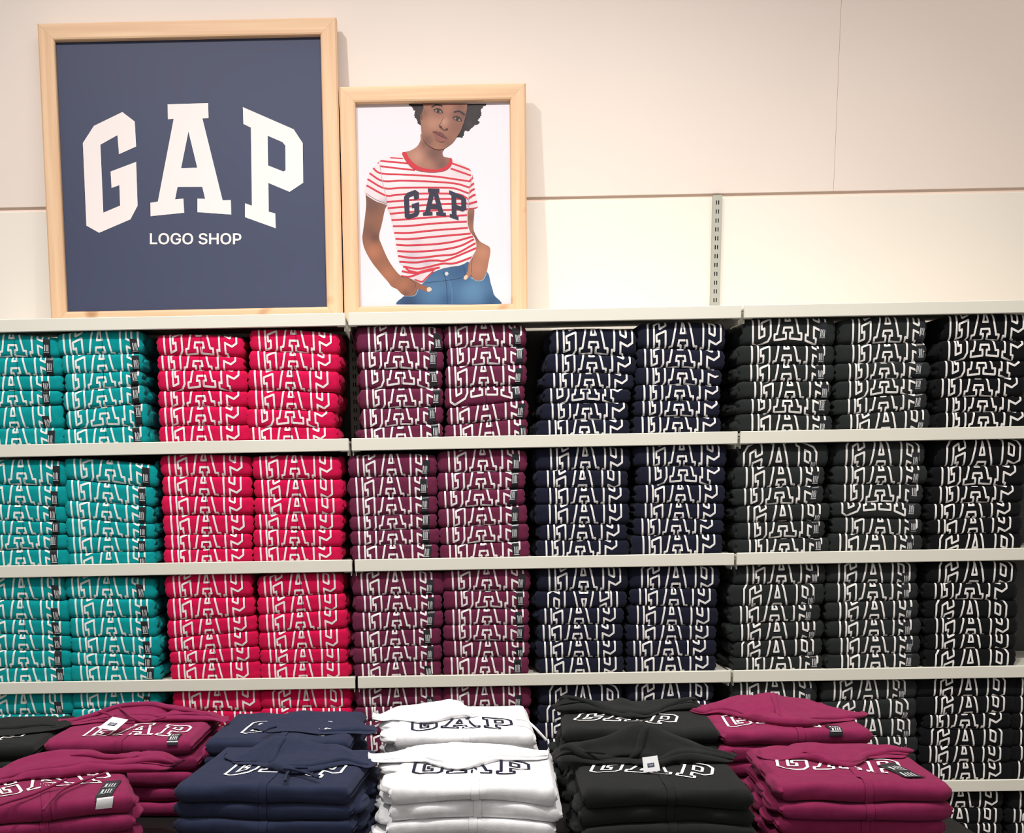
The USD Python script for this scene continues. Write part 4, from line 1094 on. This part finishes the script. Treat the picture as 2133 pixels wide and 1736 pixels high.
def on_top(sk, x, y):
    """(x along the fold, s over the surface) of a world point lying on the uppermost garment of a stack."""
    t, sl, local, o, z, mt, _ = TOP[sk]
    p = local([[x, y, z]])[0]
    return p[0], p[1] - sl.r + sl.L


def strings(sk, runs):
    t, sl, local, o, z, mt, _ = TOP[sk]
    for pts in runs:
        part(t, 'drawstring', tube(local(pts), 0.0024), mt, smooth=True)


strings('S2', [[[-0.459, -0.836, 1.174], [-0.438, -0.847, 1.172], [-0.409, -0.89, 1.169], [-0.39, -0.905, 1.166], [-0.375, -0.896, 1.164]], [[-0.427, -0.799, 1.174], [-0.408, -0.83, 1.172], [-0.386, -0.869, 1.169], [-0.356, -0.898, 1.166], [-0.34, -0.867, 1.164], [-0.327, -0.845, 1.164]]])
strings('S3', [[[-0.388, -1.3, 1.157], [-0.407, -1.333, 1.152], [-0.423, -1.374, 1.151], [-0.442, -1.405, 1.151], [-0.452, -1.428, 1.151]], [[-0.334, -1.267, 1.157], [-0.353, -1.268, 1.152], [-0.366, -1.291, 1.151], [-0.382, -1.34, 1.151], [-0.381, -1.403, 1.151], [-0.376, -1.456, 1.151]]])
strings('S4', [[[-0.1, -0.93, 1.159], [-0.112, -0.946, 1.159], [-0.119, -0.975, 1.159]]])
strings('S5', [[[-0.011, -1.258, 1.159], [-0.032, -1.241, 1.155], [-0.04, -1.248, 1.153], [-0.043, -1.279, 1.152], [-0.041, -1.308, 1.151]], [[-0.049, -1.262, 1.159], [-0.035, -1.253, 1.155], [-0.01, -1.269, 1.153], [0.009, -1.294, 1.152]]])
strings('S6', [[[0.352, -0.923, 1.164], [0.367, -0.929, 1.164], [0.377, -0.946, 1.16], [0.387, -0.961, 1.152], [0.405, -0.967, 1.132]]])
strings('S9', [[[0.476, -1.208, 1.163], [0.452, -1.205, 1.165], [0.433, -1.205, 1.163], [0.422, -1.199, 1.147], [0.408, -1.208, 1.125]]])

def hoodie_sticker(sk, corners, seed):
    t, sl, local, o, z, mt, _ = TOP[sk]
    a, b, c, d = [on_top(sk, *p) for p in corners]          # far-left, far-right, near-right, near-left
    w = max(0.015, ((b[0] - a[0]) + (c[0] - d[0])) / 2)
    s_hi, s_lo = (a[1] + b[1]) / 2, (c[1] + d[1]) / 2
    s_hi, s_lo = max(s_hi, s_lo + 0.05), s_lo
    xm_lo = (c[0] + d[0]) / 2
    sh = ((a[0] + b[0]) / 2 - xm_lo) / (s_hi - s_lo)
    st = part(t, 'size_sticker', sl.patch(xm_lo - w / 2, xm_lo + w / 2, s_lo, s_hi, 4, 16, 0.0020, sh), M['sticker'], smooth=True, label='dark glossy size strip')
    marks = []
    ln = s_hi - s_lo
    for q0 in (0.30, 0.66):
        for (p0, p1, r0, r1) in SIZE_MARKS:
            s0, s1 = s_lo + ln * (q0 + r0 * 0.30), s_lo + ln * (q0 + r1 * 0.30)
            xo = xm_lo + sh * (s0 - s_lo)
            marks.append(sl.patch(xo + p0 * w, xo + p1 * w, s0, s1, 2, 5, 0.0027, sh))
    part(st, 'size_lettering', cat_mesh(marks), M['sticker_ink'])
    if sk == 'S3':
        part(st, 'clear_end', sl.patch(xm_lo - w / 2, xm_lo + w / 2, s_lo - 0.012, s_lo + 0.004, 4, 5, 0.0024, sh), M['sticker_clear'], smooth=True)


hoodie_sticker('S2', [(-0.292, -0.955), (-0.272, -0.957), (-0.272, -1.008), (-0.292, -1.006)], 1)
hoodie_sticker('S3', [(-0.335, -1.265), (-0.311, -1.258), (-0.302, -1.360), (-0.326, -1.366)], 2)
hoodie_sticker('S10', [(0.918, -0.968), (0.942, -0.968), (0.938, -1.012), (0.914, -1.012)], 3)
hoodie_sticker('S11', [(0.912, -1.235), (0.940, -1.240), (0.955, -1.330), (0.927, -1.325)], 4)


def price_tag(sk, corners):
    """A white card: corners far/upper-left, upper-right, lower-right, lower-left, with a small dark printed box."""
    t, sl, local, o, z, mt, _ = TOP[sk]
    A, B, C, D = [np.array(p, float) for p in local(corners)]
    n = np.cross(B - A, D - A)
    n /= np.linalg.norm(n)
    if n[1] > 0.2 or (abs(n[1]) <= 0.2 and n[2] < 0) or n[2] < -0.2:
        n = -n
    th = 0.0006

    def quad(u0, u1, v0, v1, lift, thick):
        c = [A + (B - A) * u + (D - A) * v + ((C - B) - (D - A)) * u * v for u, v in ((u0, v0), (u1, v0), (u1, v1), (u0, v1))]
        P = [p + n * lift for p in c] + [p + n * (lift - thick) for p in c]
        m = trimesh.Trimesh(np.array(P), np.array([(0, 1, 2), (0, 2, 3), (4, 6, 5), (4, 7, 6), (0, 4, 5), (0, 5, 1), (1, 5, 6), (1, 6, 2), (2, 6, 7), (2, 7, 3), (3, 7, 4), (3, 4, 0)]), process=False)
        trimesh.repair.fix_normals(m)
        return m
    tg = part(t, 'price_tag', quad(0, 1, 0, 1, 0.0, th), M['tagw'], label='white card price tag')
    part(tg, 'tag_print', quad(0.27, 0.70, 0.44, 0.70, 0.0004, 0.0004), M['poster_navy'])
    tx = meshkit.text_mesh('GAP', 1.0, 0.001)
    b0, b1 = tx.bounds
    v = (tx.vertices - b0) / (b1 - b0)
    u_, v_ = 0.34 + 0.29 * v[:, 0], 0.63 - 0.13 * v[:, 1]
    P = A + (B - A) * u_[:, None] + (D - A) * v_[:, None] + ((C - B) - (D - A)) * (u_ * v_)[:, None] + n * (0.0005 + 0.0003 * v[:, 2:3])
    part(tg, 'tag_lettering', trimesh.Trimesh(P, tx.faces, process=False), M['tagw'])


price_tag('S2', [(-0.414, -0.905, 1.178), (-0.382, -0.915, 1.174), (-0.395, -0.962, 1.163), (-0.431, -0.950, 1.166)])
price_tag('S9', [(0.527, -1.262, 1.168), (0.551, -1.262, 1.171), (0.554, -1.274, 1.149), (0.528, -1.274, 1.146)])
